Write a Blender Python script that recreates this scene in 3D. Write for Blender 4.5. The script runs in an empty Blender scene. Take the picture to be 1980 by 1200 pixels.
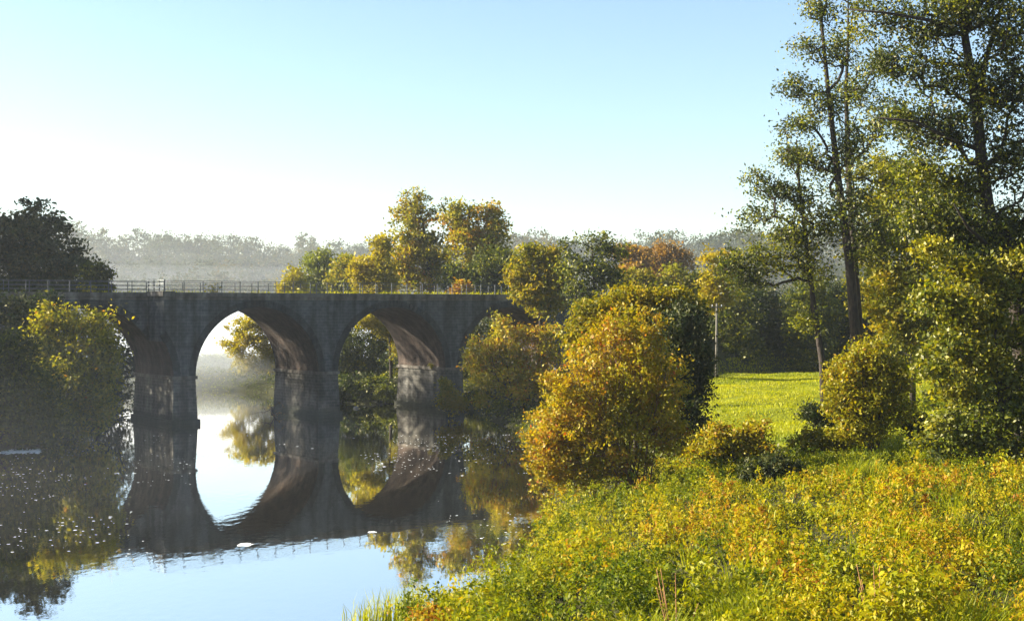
import bpy, math, random
import numpy as np
from mathutils import Vector

# ------------------------------------------------------------------ camera, world, sun, exposure
SC = bpy.context.scene
COL = SC.collection
F, U0, V0, CAM_H = 2600.0, 990.0, 592.0, 10.0      # focal length in photo pixels, horizon row, eye height

cam = bpy.data.cameras.new('camera')
cam.sensor_width = 36.0
cam.lens = F / 1980.0 * 36.0
cam.shift_y = -(600.0 - V0) / 1980.0
cam.clip_start, cam.clip_end = 0.1, 5000.0
cam_o = bpy.data.objects.new('camera', cam)
cam_o.location = (0, 0, CAM_H)
cam_o.rotation_euler = (math.radians(90), 0, 0)
COL.objects.link(cam_o)
SC.camera = cam_o

SUN_EL, SUN_AZ = 24.0, -84.0                        # azimuth from the view axis (+Y), negative = left
world = bpy.data.worlds.new('World')
SC.world = world
world.use_nodes = True
wn, wl = world.node_tree.nodes, world.node_tree.links
sky = wn.new('ShaderNodeTexSky')
sky.sky_type = 'NISHITA'
sky.sun_disc = False
sky.sun_elevation = math.radians(SUN_EL)
sky.sun_rotation = math.radians(SUN_AZ)
sky.air_density, sky.dust_density, sky.ozone_density = 1.0, 0.7, 2.0
wl.new(sky.outputs[0], wn['Background'].inputs[0])
wn['Background'].inputs[1].default_value = 0.06

sun = bpy.data.lights.new('sun', 'SUN')
sun.energy = 5.0
sun.angle = math.radians(0.5)
sun.color = (1.0, 0.94, 0.78)
sun_o = bpy.data.objects.new('sun', sun)
el, az = math.radians(SUN_EL), math.radians(SUN_AZ)
SUN_DIR = Vector((math.sin(az) * math.cos(el), math.cos(az) * math.cos(el), math.sin(el)))
sun_o.rotation_euler = SUN_DIR.to_track_quat('Z', 'Y').to_euler()
COL.objects.link(sun_o)

SC.view_settings.view_transform = 'Standard'
SC.view_settings.look = 'None'
SC.view_settings.exposure = 2.1
SC.view_settings.gamma = 1.0
cy = SC.cycles
cy.max_bounces, cy.diffuse_bounces, cy.glossy_bounces = 6, 2, 3
cy.transmission_bounces, cy.volume_bounces, cy.transparent_max_bounces = 4, 2, 8
cy.caustics_reflective = cy.caustics_refractive = False
cy.use_denoising = True
cy.sample_clamp_indirect = 4.0


def P(u, v, Y):
    return np.array([(u - U0) / F * Y, Y, CAM_H - (v - V0) / F * Y])


def W(u, v):                                        # point on the water
    Y = CAM_H * F / (v - V0)
    return ((u - U0) / F * Y, Y)


# ------------------------------------------------------------------ materials
def new_mat(name):
    m = bpy.data.materials.new(name)
    m.use_nodes = True
    nt = m.node_tree
    nt.nodes.clear()
    out = nt.nodes.new('ShaderNodeOutputMaterial')
    return m, nt, nt.nodes, nt.links, out


def ramp_node(N, stops):
    r = N.new('ShaderNodeValToRGB')
    el_ = r.color_ramp.elements
    while len(el_) < len(stops):
        el_.new(0.5)
    for e, (p, c) in zip(el_, stops):
        e.position = p
        e.color = (c[0], c[1], c[2], 1)
    return r


def leaf_mat(name, stops, trans=0.5, tint=(1.22, 1.18, 0.5), gloss=0.022, k=0.8):
    m, nt, N, L, out = new_mat(name)
    at = N.new('ShaderNodeAttribute')
    at.attribute_name = 'tone'
    r = ramp_node(N, [(p_, tuple(k * x_ for x_ in c_)) for p_, c_ in stops])
    L.new(at.outputs['Fac'], r.inputs[0])
    mul = N.new('ShaderNodeMix')
    mul.data_type = 'RGBA'
    mul.blend_type = 'MULTIPLY'
    mul.inputs[0].default_value = 1.0
    mul.inputs[7].default_value = (*tint, 1)
    L.new(r.outputs[0], mul.inputs[6])
    d, t, g = N.new('ShaderNodeBsdfDiffuse'), N.new('ShaderNodeBsdfTranslucent'), N.new('ShaderNodeBsdfGlossy')
    L.new(r.outputs[0], d.inputs[0])
    L.new(mul.outputs[2], t.inputs[0])
    g.inputs['Roughness'].default_value = 0.5
    g.inputs[0].default_value = (0.95, 0.85, 0.6, 1)
    a, b = N.new('ShaderNodeMixShader'), N.new('ShaderNodeMixShader')
    a.inputs[0].default_value = trans
    L.new(d.outputs[0], a.inputs[1])
    L.new(t.outputs[0], a.inputs[2])
    b.inputs[0].default_value = gloss
    L.new(a.outputs[0], b.inputs[1])
    L.new(g.outputs[0], b.inputs[2])
    L.new(b.outputs[0], out.inputs[0])
    return m


def plain_mat(name, stops, scale=3.0, rough=0.9, bump=0.3, stretch=(1, 1, 1), metallic=0.0):
    m, nt, N, L, out = new_mat(name)
    tc, mp, ns = N.new('ShaderNodeTexCoord'), N.new('ShaderNodeMapping'), N.new('ShaderNodeTexNoise')
    mp.inputs['Scale'].default_value = stretch
    L.new(tc.outputs['Object'], mp.inputs[0])
    L.new(mp.outputs[0], ns.inputs[0])
    ns.inputs['Scale'].default_value = scale
    ns.inputs['Detail'].default_value = 8
    r = ramp_node(N, stops)
    L.new(ns.outputs[0], r.inputs[0])
    p = N.new('ShaderNodeBsdfPrincipled')
    p.inputs['Roughness'].default_value = rough
    p.inputs['Metallic'].default_value = metallic
    p.inputs['Specular IOR Level'].default_value = 0.25
    L.new(r.outputs[0], p.inputs['Base Color'])
    if bump:
        b = N.new('ShaderNodeBump')
        b.inputs['Strength'].default_value = bump
        b.inputs['Distance'].default_value = 0.05
        L.new(ns.outputs[0], b.inputs['Height'])
        L.new(b.outputs[0], p.inputs['Normal'])
    L.new(p.outputs[0], out.inputs[0])
    return m


M = {}
M['bark'] = plain_mat('bark', [(0.3, (0.016, 0.012, 0.01)), (0.7, (0.05, 0.036, 0.027))], 4, stretch=(3, 3, 0.5))
M['bark_red'] = plain_mat('reddish_bark', [(0.3, (0.05, 0.025, 0.014)), (0.7, (0.14, 0.07, 0.035))], 4, stretch=(3, 3, 0.5))
M['wood_pole'] = plain_mat('weathered_pole_wood', [(0.3, (0.09, 0.075, 0.06)), (0.7, (0.17, 0.15, 0.12))], 4, stretch=(6, 6, 0.3))
M['rail_metal'] = plain_mat('dark_painted_steel', [(0.3, (0.05, 0.055, 0.06)), (0.7, (0.09, 0.09, 0.09))], 6, rough=0.6, bump=0)
M['rail_white'] = plain_mat('white_painted_steel', [(0.3, (0.4, 0.4, 0.38)), (0.7, (0.6, 0.6, 0.57))], 6, rough=0.5, bump=0)
M['ballast'] = plain_mat('ballast', [(0.3, (0.1, 0.09, 0.08)), (0.7, (0.2, 0.18, 0.15))], 9)
M['wire'] = plain_mat('dark_cable', [(0.3, (0.03, 0.03, 0.03)), (0.7, (0.05, 0.05, 0.05))], 6, bump=0)
M['foam'] = plain_mat('foam', [(0.3, (0.6, 0.6, 0.57)), (0.7, (0.8, 0.8, 0.78))], 20, bump=0.2)
M['stone_pale'] = plain_mat('pale_stone', [(0.3, (0.35, 0.3, 0.26)), (0.7, (0.5, 0.45, 0.4))], 8)

GOLD, ORANGE, YEL = (0.40, 0.27, 0.004), (0.40, 0.18, 0.004), (0.38, 0.315, 0.005)
YG, GREEN, DARK, BROWN = (0.21, 0.205, 0.004), (0.075, 0.095, 0.006), (0.024, 0.04, 0.011), (0.2, 0.09, 0.02)
M['leaf_orange'] = leaf_mat('orange_gold_leaves', [(0, YG), (0.25, YEL), (0.5, GOLD), (0.85, ORANGE), (1, (0.45, 0.09, 0.01))])
M['leaf_gold'] = leaf_mat('golden_leaves', [(0, GREEN), (0.35, YG), (0.7, YEL), (0.9, GOLD), (1, ORANGE)])
M['leaf_yellow'] = leaf_mat('yellow_leaves', [(0, YG), (0.5, YEL), (1, GOLD)])
M['leaf_yg'] = leaf_mat('yellow_green_leaves', [(0, GREEN), (0.5, YG), (1, GOLD)])
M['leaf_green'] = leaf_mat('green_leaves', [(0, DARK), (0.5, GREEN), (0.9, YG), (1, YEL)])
M['leaf_bright'] = leaf_mat('fresh_green_leaves', [(0, GREEN), (0.5, (0.15, 0.18, 0.009)), (1, YG)], gloss=0.035)
M['leaf_ivy'] = leaf_mat('ivy_leaves', [(0, (0.04, 0.06, 0.012)), (0.4, (0.1, 0.13, 0.009)), (0.8, YG), (1, YEL)], gloss=0.035)
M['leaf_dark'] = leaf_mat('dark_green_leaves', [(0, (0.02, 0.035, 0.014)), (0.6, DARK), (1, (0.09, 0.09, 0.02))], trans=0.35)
M['leaf_brown'] = leaf_mat('russet_leaves', [(0, (0.12, 0.07, 0.02)), (0.5, (0.30, 0.15, 0.025)), (1, (0.38, 0.22, 0.02))])
M['leaf_alder'] = leaf_mat('alder_leaves', [(0, (0.025, 0.038, 0.01)), (0.4, (0.05, 0.07, 0.012)), (0.72, (0.26, 0.265, 0.007)), (1, YEL)], gloss=0.03)  # bright upper stops put a backlit look into the leaf colour
M['leaf_herb'] = leaf_mat('herb_leaves', [(0, (0.05, 0.085, 0.006)), (0.3, (0.17, 0.19, 0.004)), (0.65, (0.36, 0.30, 0.005)),
                                          (0.88, (0.38, 0.2, 0.008)), (1, (0.24, 0.09, 0.012))], trans=0.45, gloss=0.012, k=0.9)
M['blade'] = leaf_mat('grass_blades', [(0, (0.07, 0.12, 0.006)), (0.5, (0.36, 0.37, 0.003)), (1, (0.46, 0.42, 0.006))], trans=0.5, gloss=0.015)
M['far_leaf'] = leaf_mat('far_wood_leaves', gloss=0.0, stops= [(0, (0.04, 0.055, 0.025)), (0.6, (0.08, 0.09, 0.03)), (1, (0.16, 0.11, 0.03))], trans=0.3)


# ------------------------------------------------------------------ object helpers
def tag(o, label=None, cat=None, group=None, kind=None):
    if label:
        o['label'] = label
    if cat:
        o['category'] = cat
    if group:
        o['group'] = group
    if kind:
        o['kind'] = kind
    return o


def empty(name, loc, rz=0.0):
    o = bpy.data.objects.new(name, None)
    o.location = loc
    o.rotation_euler = (0, 0, rz)
    o.empty_display_size = 0.3
    COL.objects.link(o)
    return o


def np_mesh(name, verts, faces, mat, parent=None, tone=None, smooth=False, sizes=None):
    """verts (n,3); faces (m,k) array, or a flat loop list with sizes; linked as ONE object"""
    verts = np.asarray(verts, dtype=np.float32)
    me = bpy.data.meshes.new(name)
    me.vertices.add(len(verts))
    me.vertices.foreach_set('co', verts.ravel())
    if sizes is None:
        faces = np.asarray(faces, dtype=np.int32)
        m_, k = faces.shape
        loops = faces.ravel()
        starts = np.arange(m_, dtype=np.int32) * k
    else:
        loops = np.asarray(faces, dtype=np.int32)
        sizes = np.asarray(sizes, dtype=np.int32)
        m_ = len(sizes)
        starts = np.concatenate([[0], np.cumsum(sizes)[:-1]]).astype(np.int32)
    me.loops.add(len(loops))
    me.loops.foreach_set('vertex_index', loops)
    me.polygons.add(m_)
    me.polygons.foreach_set('loop_start', starts)
    if smooth:
        me.polygons.foreach_set('use_smooth', np.ones(m_, dtype=bool))
    me.update(calc_edges=True)
    if tone is not None:
        a = me.attributes.new('tone', 'FLOAT', 'FACE')
        a.data.foreach_set('value', np.clip(tone, 0, 1).astype(np.float32))
    me.materials.append(mat)
    o = bpy.data.objects.new(name, me)
    COL.objects.link(o)
    if parent is not None:
        o.parent = parent
    return o


class MB:
    """collects polygons of mixed size, built as one mesh"""
    def __init__(self):
        self.v, self.f, self.s = [], [], []

    def poly(self, pts):
        n = len(self.v)
        self.v += [tuple(p) for p in pts]
        self.f += list(range(n, n + len(pts)))
        self.s.append(len(pts))

    def box(self, a, b):
        (x0, y0, z0), (x1, y1, z1) = a, b
        self.hexa([(x0, y0, z0), (x1, y0, z0), (x1, y1, z0), (x0, y1, z0)], [(x0, y0, z1), (x1, y0, z1), (x1, y1, z1), (x0, y1, z1)])

    def hexa(self, lo, hi):
        self.poly(lo[::-1])
        self.poly(hi)
        for i in range(4):
            j = (i + 1) % 4
            self.poly([lo[i], lo[j], hi[j], hi[i]])

    def tube(self, pts, radii, n=6, cap=True):
        pts = [np.array(p, float) for p in pts]
        rings = []
        ref = np.array([0.31, 0.95, 0.05])
        for i, p in enumerate(pts):
            d = pts[min(i + 1, len(pts) - 1)] - pts[max(i - 1, 0)]
            d = d / (np.linalg.norm(d) + 1e-9)
            a = np.cross(d, ref)
            if np.linalg.norm(a) < 0.1:
                a = np.cross(d, [1, 0, 0])
            a /= np.linalg.norm(a)
            b = np.cross(d, a)
            base = len(self.v)
            for k in range(n):
                q = 2 * math.pi * k / n
                self.v.append(tuple(p + radii[i] * (math.cos(q) * a + math.sin(q) * b)))
            rings.append(base)
        for r0, r1 in zip(rings, rings[1:]):
            for k in range(n):
                k2 = (k + 1) % n
                self.f += [r0 + k, r0 + k2, r1 + k2, r1 + k]
                self.s.append(4)
        if cap:
            self.f += [rings[-1] + k for k in range(n)]
            self.s.append(n)
            self.f += [rings[0] + k for k in range(n)][::-1]
            self.s.append(n)

    def build(self, name, mat, parent=None, smooth=False):
        return np_mesh(name, np.array(self.v), self.f, mat, parent, smooth=smooth, sizes=self.s)


# ------------------------------------------------------------------ value noise for shapes laid out in metres
def vnoise(x, y, seed=0):
    x, y = np.asarray(x, float), np.asarray(y, float)
    xi, yi = np.floor(x).astype(np.int64), np.floor(y).astype(np.int64)
    fx, fy = x - xi, y - yi
    fx, fy = fx * fx * (3 - 2 * fx), fy * fy * (3 - 2 * fy)

    def h(a, b):
        n = (a * 374761393 + b * 668265263 + seed * 974711) & 0xFFFFFFFF
        n = ((n ^ (n >> 13)) * 1274126177) & 0xFFFFFFFF
        return ((n ^ (n >> 16)) & 0xFFFF) / 65535.0
    return (h(xi, yi) * (1 - fx) + h(xi + 1, yi) * fx) * (1 - fy) + (h(xi, yi + 1) * (1 - fx) + h(xi + 1, yi + 1) * fx) * fy


def fbm(x, y, seed=0, octv=3):
    s, a, t = 0, 1.0, 0
    for k in range(octv):
        s = s + a * vnoise(x * 2 ** k, y * 2 ** k, seed + k)
        t += a
        a *= 0.5
    return s / t


# ------------------------------------------------------------------ terrain, river
RIVER = np.array([(-10, -60), (-10, 0), (-5, 30), (-2.8, 41.5), (-0.4, 45.5), (1.0, 50), (1.5, 57), (2.4, 66), (2.6, 80), (1.6, 95), (0.4, 110),
                  (-1.2, 118), (-2.2, 123), (-3.6, 131), (-9, 139), (-17, 138), (-22, 149), (-27, 156), (-34, 159), (-45, 160), (-70, 163), (-140, 166),
                  (-140, 150), (-60, 147), (-44, 138), (-38, 130), (-35.5, 118), (-34.5, 106), (-33, 101), (-36, 92), (-37, 80), (-38, 50), (-40, -60)], float)
BR_T = math.radians(37.0)
BD, BN = np.array([math.cos(BR_T), math.sin(BR_T)]), np.array([-math.sin(BR_T), math.cos(BR_T)])
BO = np.array([(473 - U0) / F * 117.1, 117.1])


def river_dist(x, y):
    """distance to the shoreline, positive on land"""
    x, y = np.asarray(x, float), np.asarray(y, float)
    best = np.full(x.shape, 1e9)
    inside = np.zeros(x.shape, bool)
    n = len(RIVER)
    for i in range(n):
        (ax, ay), (bx, by) = RIVER[i], RIVER[(i + 1) % n]
        dx, dy = bx - ax, by - ay
        t = np.clip(((x - ax) * dx + (y - ay) * dy) / (dx * dx + dy * dy), 0, 1)
        best = np.minimum(best, np.hypot(x - ax - t * dx, y - ay - t * dy))
        cond = ((ay > y) != (by > y)) & (x < (bx - ax) * (y - ay) / (by - ay + 1e-12) + ax)
        inside ^= cond
    return np.where(inside, -best, best)


GAPS = [(1100, 1120, 1.0), (1385, 1105, 1.2), (1560, 1045, 1.2), (1330, 1130, 0.7), (1700, 1175, 0.9), (1960, 1085, 1.3), (1210, 985, 1.0), (1250, 1045, 0.7), (1600, 985, 0.7), (1880, 1170, 0.8), (1480, 965, 1.0), (1790, 1020, 0.8)]


def gap_at(x, y):
    g = np.zeros(np.shape(x))
    for gu, gv, gr in GAPS:
        yg = (CAM_H - 2.6) * F / (gv - V0)
        xg = (gu - U0) / F * yg
        g = np.maximum(g, np.exp(-(((x - xg) / (gr * 1.1)) ** 2 + ((y - yg) / (gr * 3.6)) ** 2) ** 1.5))
    return g


def ground(x, y):
    x, y = np.asarray(x, float), np.asarray(y, float)
    d = river_dist(x, y) + (fbm(x / 3.0, y / 3.0, 5) - 0.5) * 1.6
    z = np.where(d > 0, 0.12 + 2.9 * (1 - np.exp(-np.maximum(d, 0) / 5.0)), np.maximum(-1.8, d * 0.45))
    land = np.clip(d / 6, 0, 1)
    z = z + land * (fbm(x / 14, y / 14, 11) - 0.5) * 0.5 + land * (fbm(x / 3.5, y / 3.5, 17, 2) - 0.5) * 0.22
    z = z + np.clip((y - 62) / 10, 0, 1) * np.clip((150 - y) / 10, 0, 1) * np.clip((d - 6) / 6, 0, 1) * (fbm(x / 9, y / 6, 29, 2) - 0.5) * 1.5
    z = z - 0.8 * gap_at(x, y) * np.clip(d / 2, 0, 1)
    # railway embankment beyond the last arch on either bank
    rx, ry = x - BO[0], y - BO[1]
    t, q = rx * BD[0] + ry * BD[1], rx * BN[0] + ry * BN[1]
    emb = 10.8 - np.maximum(np.abs(q - 4.25) - 4.6, 0) / 1.45
    ramp = np.clip((t - 37.5) / 7.0, 0, 1) + np.clip((-36 - t) / 7.0, 0, 1)
    z = np.where(ramp > 0, np.maximum(z, emb * ramp + z * (1 - ramp) - (1 - ramp)), z)
    # the wooded hill behind
    s = np.clip((y - 215) / 170, 0, 1)
    z = z + s * s * (3 - 2 * s) * (21 + 8 * (fbm(x / 90, y / 90, 23, 2) - 0.5))
    return z


def gz(x, y):
    return float(ground(np.array([x]), np.array([y]))[0])


def axis(parts):
    out = []
    for a, b, st in parts:
        out += list(np.arange(a, b, st))
    return np.array(out + [parts[-1][1]])


def ground_mat():
    m, nt, N, L, out = new_mat('meadow_ground')
    tc = N.new('ShaderNodeTexCoord')
    n1, n2 = N.new('ShaderNodeTexNoise'), N.new('ShaderNodeTexNoise')
    n1.inputs['Scale'].default_value = 0.35
    n1.inputs['Detail'].default_value = 6
    n2.inputs['Scale'].default_value = 6.0
    n2.inputs['Detail'].default_value = 8
    L.new(tc.outputs['Object'], n1.inputs[0])
    L.new(tc.outputs['Object'], n2.inputs[0])
    r = ramp_node(N, [(0.3, (0.08, 0.1, 0.004)), (0.6, (0.19, 0.19, 0.005)), (0.8, (0.2, 0.17, 0.01))])
    L.new(n1.outputs[0], r.inputs[0])
    sep, mr = N.new('ShaderNodeSeparateXYZ'), N.new('ShaderNodeMapRange')
    L.new(tc.outputs['Object'], sep.inputs[0])
    L.new(sep.outputs[2], mr.inputs[0])
    mr.inputs[1].default_value, mr.inputs[2].default_value = 0.35, 0.0
    mix = N.new('ShaderNodeMix')
    mix.data_type = 'RGBA'
    L.new(mr.outputs[0], mix.inputs[0])
    L.new(r.outputs[0], mix.inputs[6])
    mix.inputs[7].default_value = (0.05, 0.04, 0.025, 1)
    b = N.new('ShaderNodeBump')
    b.inputs['Strength'].default_value = 0.8
    b.inputs['Distance'].default_value = 0.15
    L.new(n2.outputs[0], b.inputs['Height'])
    p = N.new('ShaderNodeBsdfPrincipled')
    p.inputs['Roughness'].default_value = 1.0
    p.inputs['Specular IOR Level'].default_value = 0.1
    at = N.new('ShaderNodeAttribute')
    at.attribute_name = 'litter_shade'
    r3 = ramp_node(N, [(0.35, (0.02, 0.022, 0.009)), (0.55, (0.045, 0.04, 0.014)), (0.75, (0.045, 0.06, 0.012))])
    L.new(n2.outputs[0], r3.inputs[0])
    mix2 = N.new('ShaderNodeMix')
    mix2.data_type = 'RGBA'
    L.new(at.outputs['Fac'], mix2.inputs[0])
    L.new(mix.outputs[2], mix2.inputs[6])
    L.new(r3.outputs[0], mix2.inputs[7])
    L.new(mix2.outputs[2], p.inputs['Base Color'])
    L.new(b.outputs[0], p.inputs['Normal'])
    L.new(p.outputs[0], out.inputs[0])
    return m


xs = axis([(-640, -140, 14), (-140, -60, 4), (-60, 60, 0.8), (60, 140, 4), (140, 640, 14)])
ys = axis([(-50, 20, 5), (20, 170, 0.8), (170, 240, 4), (240, 680, 14)])
gx, gy = np.meshgrid(xs, ys)
gzv = ground(gx, gy)
nx, ny = len(xs), len(ys)
idx = np.arange(nx * ny).reshape(ny, nx)
fc = np.stack([idx[:-1, :-1], idx[:-1, 1:], idx[1:, 1:], idx[1:, :-1]], -1).reshape(-1, 4)
ter = tag(np_mesh('terrain', np.stack([gx, gy, gzv], -1).reshape(-1, 3), fc, ground_mat(), smooth=True), kind='structure')
# leaf litter and earth under the trees, painted shade on the near bank, grass only on the open meadow
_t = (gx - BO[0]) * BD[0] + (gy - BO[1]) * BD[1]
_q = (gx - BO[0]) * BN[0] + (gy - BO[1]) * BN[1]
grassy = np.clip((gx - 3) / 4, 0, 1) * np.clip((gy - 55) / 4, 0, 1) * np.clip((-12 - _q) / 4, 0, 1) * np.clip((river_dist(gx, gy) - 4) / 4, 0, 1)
a_ = ter.data.attributes.new('litter_shade', 'FLOAT', 'POINT')
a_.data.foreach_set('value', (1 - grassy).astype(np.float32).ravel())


def water_mat():
    m, nt, N, L, out = new_mat('river_water')
    tc, mp, mp2 = N.new('ShaderNodeTexCoord'), N.new('ShaderNodeMapping'), N.new('ShaderNodeMapping')
    mp.inputs['Scale'].default_value = (1.0, 0.5, 1)
    mp2.inputs['Scale'].default_value = (0.12, 0.06, 1)
    n1, n2 = N.new('ShaderNodeTexNoise'), N.new('ShaderNodeTexNoise')
    L.new(tc.outputs['Object'], mp.inputs[0])
    L.new(tc.outputs['Object'], mp2.inputs[0])
    L.new(mp.outputs[0], n1.inputs[0])
    L.new(mp2.outputs[0], n2.inputs[0])
    n1.inputs['Scale'].default_value, n1.inputs['Detail'].default_value = 2.4, 3
    n2.inputs['Scale'].default_value, n2.inputs['Detail'].default_value = 1.0, 2
    mask = N.new('ShaderNodeMapRange')
    mask.inputs[1].default_value, mask.inputs[2].default_value = 0.35, 0.75
    L.new(n2.outputs[0], mask.inputs[0])
    mul = N.new('ShaderNodeMath')
    mul.operation = 'MULTIPLY'
    L.new(n1.outputs[0], mul.inputs[0])
    L.new(mask.outputs[0], mul.inputs[1])
    b = N.new('ShaderNodeBump')
    b.inputs['Strength'].default_value = 0.07
    b.inputs['Distance'].default_value = 0.1
    L.new(mul.outputs[0], b.inputs['Height'])
    g, d, mx = N.new('ShaderNodeBsdfGlossy'), N.new('ShaderNodeBsdfDiffuse'), N.new('ShaderNodeMixShader')
    g.inputs['Roughness'].default_value = 0.015
    g.inputs[0].default_value = (1.0, 0.975, 0.93, 1)
    d.inputs[0].default_value = (0.03, 0.025, 0.018, 1)
    fr = N.new('ShaderNodeFresnel')
    fr.inputs[0].default_value = 5.0
    L.new(b.outputs[0], g.inputs['Normal'])
    lw = N.new('ShaderNodeMapRange')
    L.new(fr.outputs[0], lw.inputs[0])
    lw.inputs[1].default_value, lw.inputs[2].default_value, lw.inputs[3].default_value, lw.inputs[4].default_value = 0.3, 0.6, 0.88, 0.98
    L.new(lw.outputs[0], mx.inputs[0])
    L.new(d.outputs[0], mx.inputs[1])
    L.new(g.outputs[0], mx.inputs[2])
    L.new(mx.outputs[0], out.inputs[0])
    return m


wx, wy = np.meshgrid(np.linspace(-145, 20, 12), np.linspace(-60, 170, 12))
ii = np.arange(144).reshape(12, 12)
tag(np_mesh('river_water', np.stack([wx, wy, wx * 0], -1).reshape(-1, 3), np.stack([ii[:-1, :-1], ii[:-1, 1:], ii[1:, 1:], ii[1:, :-1]], -1).reshape(-1, 4), water_mat()), kind='structure')


# ------------------------------------------------------------------ the stone railway bridge (local axes: x along, y across, z up)
def stone_mat(name, c0, c1, mortar, scale=1.0, brick=0.55):
    m, nt, N, L, out = new_mat(name)
    tc, sep, add, comb = N.new('ShaderNodeTexCoord'), N.new('ShaderNodeSeparateXYZ'), N.new('ShaderNodeMath'), N.new('ShaderNodeCombineXYZ')
    L.new(tc.outputs['Object'], sep.inputs[0])
    L.new(sep.outputs[0], add.inputs[0])
    L.new(sep.outputs[1], add.inputs[1])
    L.new(add.outputs[0], comb.inputs[0])
    L.new(sep.outputs[2], comb.inputs[1])
    br = N.new('ShaderNodeTexBrick')
    br.inputs['Scale'].default_value = scale
    br.inputs['Brick Width'].default_value = 0.62
    br.inputs['Row Height'].default_value = 0.28
    br.inputs['Mortar Size'].default_value = 0.018
    br.inputs['Color1'].default_value = (*c0, 1)
    br.inputs['Color2'].default_value = (*c1, 1)
    br.inputs['Mortar'].default_value = (*mortar, 1)
    L.new(comb.outputs[0], br.inputs[0])
    n1, n2, mp = N.new('ShaderNodeTexNoise'), N.new('ShaderNodeTexNoise'), N.new('ShaderNodeMapping')
    mp.inputs['Scale'].default_value = (1.1, 1.1, 0.12)          # vertical weather streaks
    L.new(tc.outputs['Object'], mp.inputs[0])
    L.new(mp.outputs[0], n1.inputs[0])
    L.new(tc.outputs['Object'], n2.inputs[0])
    n1.inputs['Scale'].default_value, n1.inputs['Detail'].default_value = 1.3, 6
    n2.inputs['Scale'].default_value, n2.inputs['Detail'].default_value = 2.2, 10
    r1 = ramp_node(N, [(0.36, (0.38, 0.36, 0.34)), (0.62, (1, 1, 1))])
    r2 = ramp_node(N, [(0.3, (0.55, 0.53, 0.5)), (0.7, (1.2, 1.18, 1.1))])
    L.new(n1.outputs[0], r1.inputs[0])
    L.new(n2.outputs[0], r2.inputs[0])
    mA, mB, mC = (N.new('ShaderNodeMix') for _ in range(3))
    for q in (mA, mB, mC):
        q.data_type = 'RGBA'
    mC.inputs[0].default_value = brick
    mC.inputs[6].default_value = (*(0.5 * np.array(c0) + 0.5 * np.array(c1)), 1)
    L.new(br.outputs[0], mC.inputs[7])
    mA.blend_type = mB.blend_type = 'MULTIPLY'
    mA.inputs[0].default_value = 0.85
    mB.inputs[0].default_value = 0.9
    L.new(mC.outputs[2], mA.inputs[6])
    L.new(r1.outputs[0], mA.inputs[7])
    L.new(mA.outputs[2], mB.inputs[6])
    L.new(r2.outputs[0], mB.inputs[7])
    bp = N.new('ShaderNodeBump')
    bp.inputs['Strength'].default_value = 0.6
    bp.inputs['Distance'].default_value = 0.04
    ad = N.new('ShaderNodeMath')
    L.new(br.outputs['Fac'], ad.inputs[0])
    ad.operation = 'MULTIPLY_ADD'
    ad.inputs[1].default_value = -0.6
    L.new(n2.outputs[0], ad.inputs[2])
    L.new(ad.outputs[0], bp.inputs['Height'])
    wet = N.new('ShaderNodeMapRange')                             # algae and silt stain above the waterline
    wz = N.new('ShaderNodeMath')
    wz.operation = 'MULTIPLY_ADD'
    L.new(n1.outputs[0], wz.inputs[0])
    wz.inputs[1].default_value = -1.6
    L.new(sep.outputs[2], wz.inputs[2])
    L.new(wz.outputs[0], wet.inputs[0])
    wet.inputs[1].default_value, wet.inputs[2].default_value, wet.inputs[3].default_value, wet.inputs[4].default_value = -0.35, 0.25, 0.75, 0.0
    mW = N.new('ShaderNodeMix')
    mW.data_type = 'RGBA'
    L.new(wet.outputs[0], mW.inputs[0])
    L.new(mB.outputs[2], mW.inputs[6])
    mW.inputs[7].default_value = (0.03, 0.032, 0.018, 1)
    mB = mW
    p = N.new('ShaderNodeBsdfPrincipled')
    p.inputs['Roughness'].default_value = 0.95
    p.inputs['Specular IOR Level'].default_value = 0.15
    L.new(mB.outputs[2], p.inputs['Base Color'])
    L.new(bp.outputs[0], p.inputs['Normal'])
    L.new(p.outputs[0], out.inputs[0])
    return m


M['stone'] = stone_mat('bridge_rubble_stone', (0.11, 0.118, 0.122), (0.08, 0.086, 0.09), (0.17, 0.175, 0.175), 1.0, 0.7)
M['pier_stone'] = stone_mat('bridge_pier_stone', (0.13, 0.122, 0.112), (0.09, 0.087, 0.08), (0.19, 0.175, 0.16), 1.0, 0.9)
M['ring_stone'] = stone_mat('bridge_ring_stone', (0.062, 0.066, 0.068), (0.046, 0.05, 0.052), (0.085, 0.085, 0.085), 1.3, 0.5)
M['vault_brick'] = stone_mat('bridge_vault_brick', (0.095, 0.066, 0.054), (0.07, 0.053, 0.046), (0.12, 0.1, 0.085), 1.6, 0.9)
M['cap_stone'] = stone_mat('bridge_cap_stone', (0.19, 0.17, 0.155), (0.16, 0.145, 0.13), (0.12, 0.11, 0.1), 0.6, 0.6)

S_, PW, ZS, ZT, QW = 11.85, 1.97, 4.0, 10.85, 8.5            # span, pier width, springing, wall top, width
PITCH = S_ + PW
A1 = -4.55                                                   # left springing of the second arch
ARCH_L = [A1 + PITCH * k for k in (-2, -1, 0, 1, 2)]
T_STEP, Q_STEP = -7.36, 3.4                                  # where the face steps back, and by how much
T_MIN, T_MAX = -44.0, 46.0
bridge = empty('stone_bridge', (BO[0], BO[1], 0), BR_T)
tag(bridge, 'old grey stone arched railway bridge spanning the misty river', 'bridge')


def under(t):
    for a in ARCH_L:
        if a < t < a + S_:
            r = S_ / 2
            return ZS + math.sqrt(max(r * r - (t - a - r) ** 2, 0))
    return ZS


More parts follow.
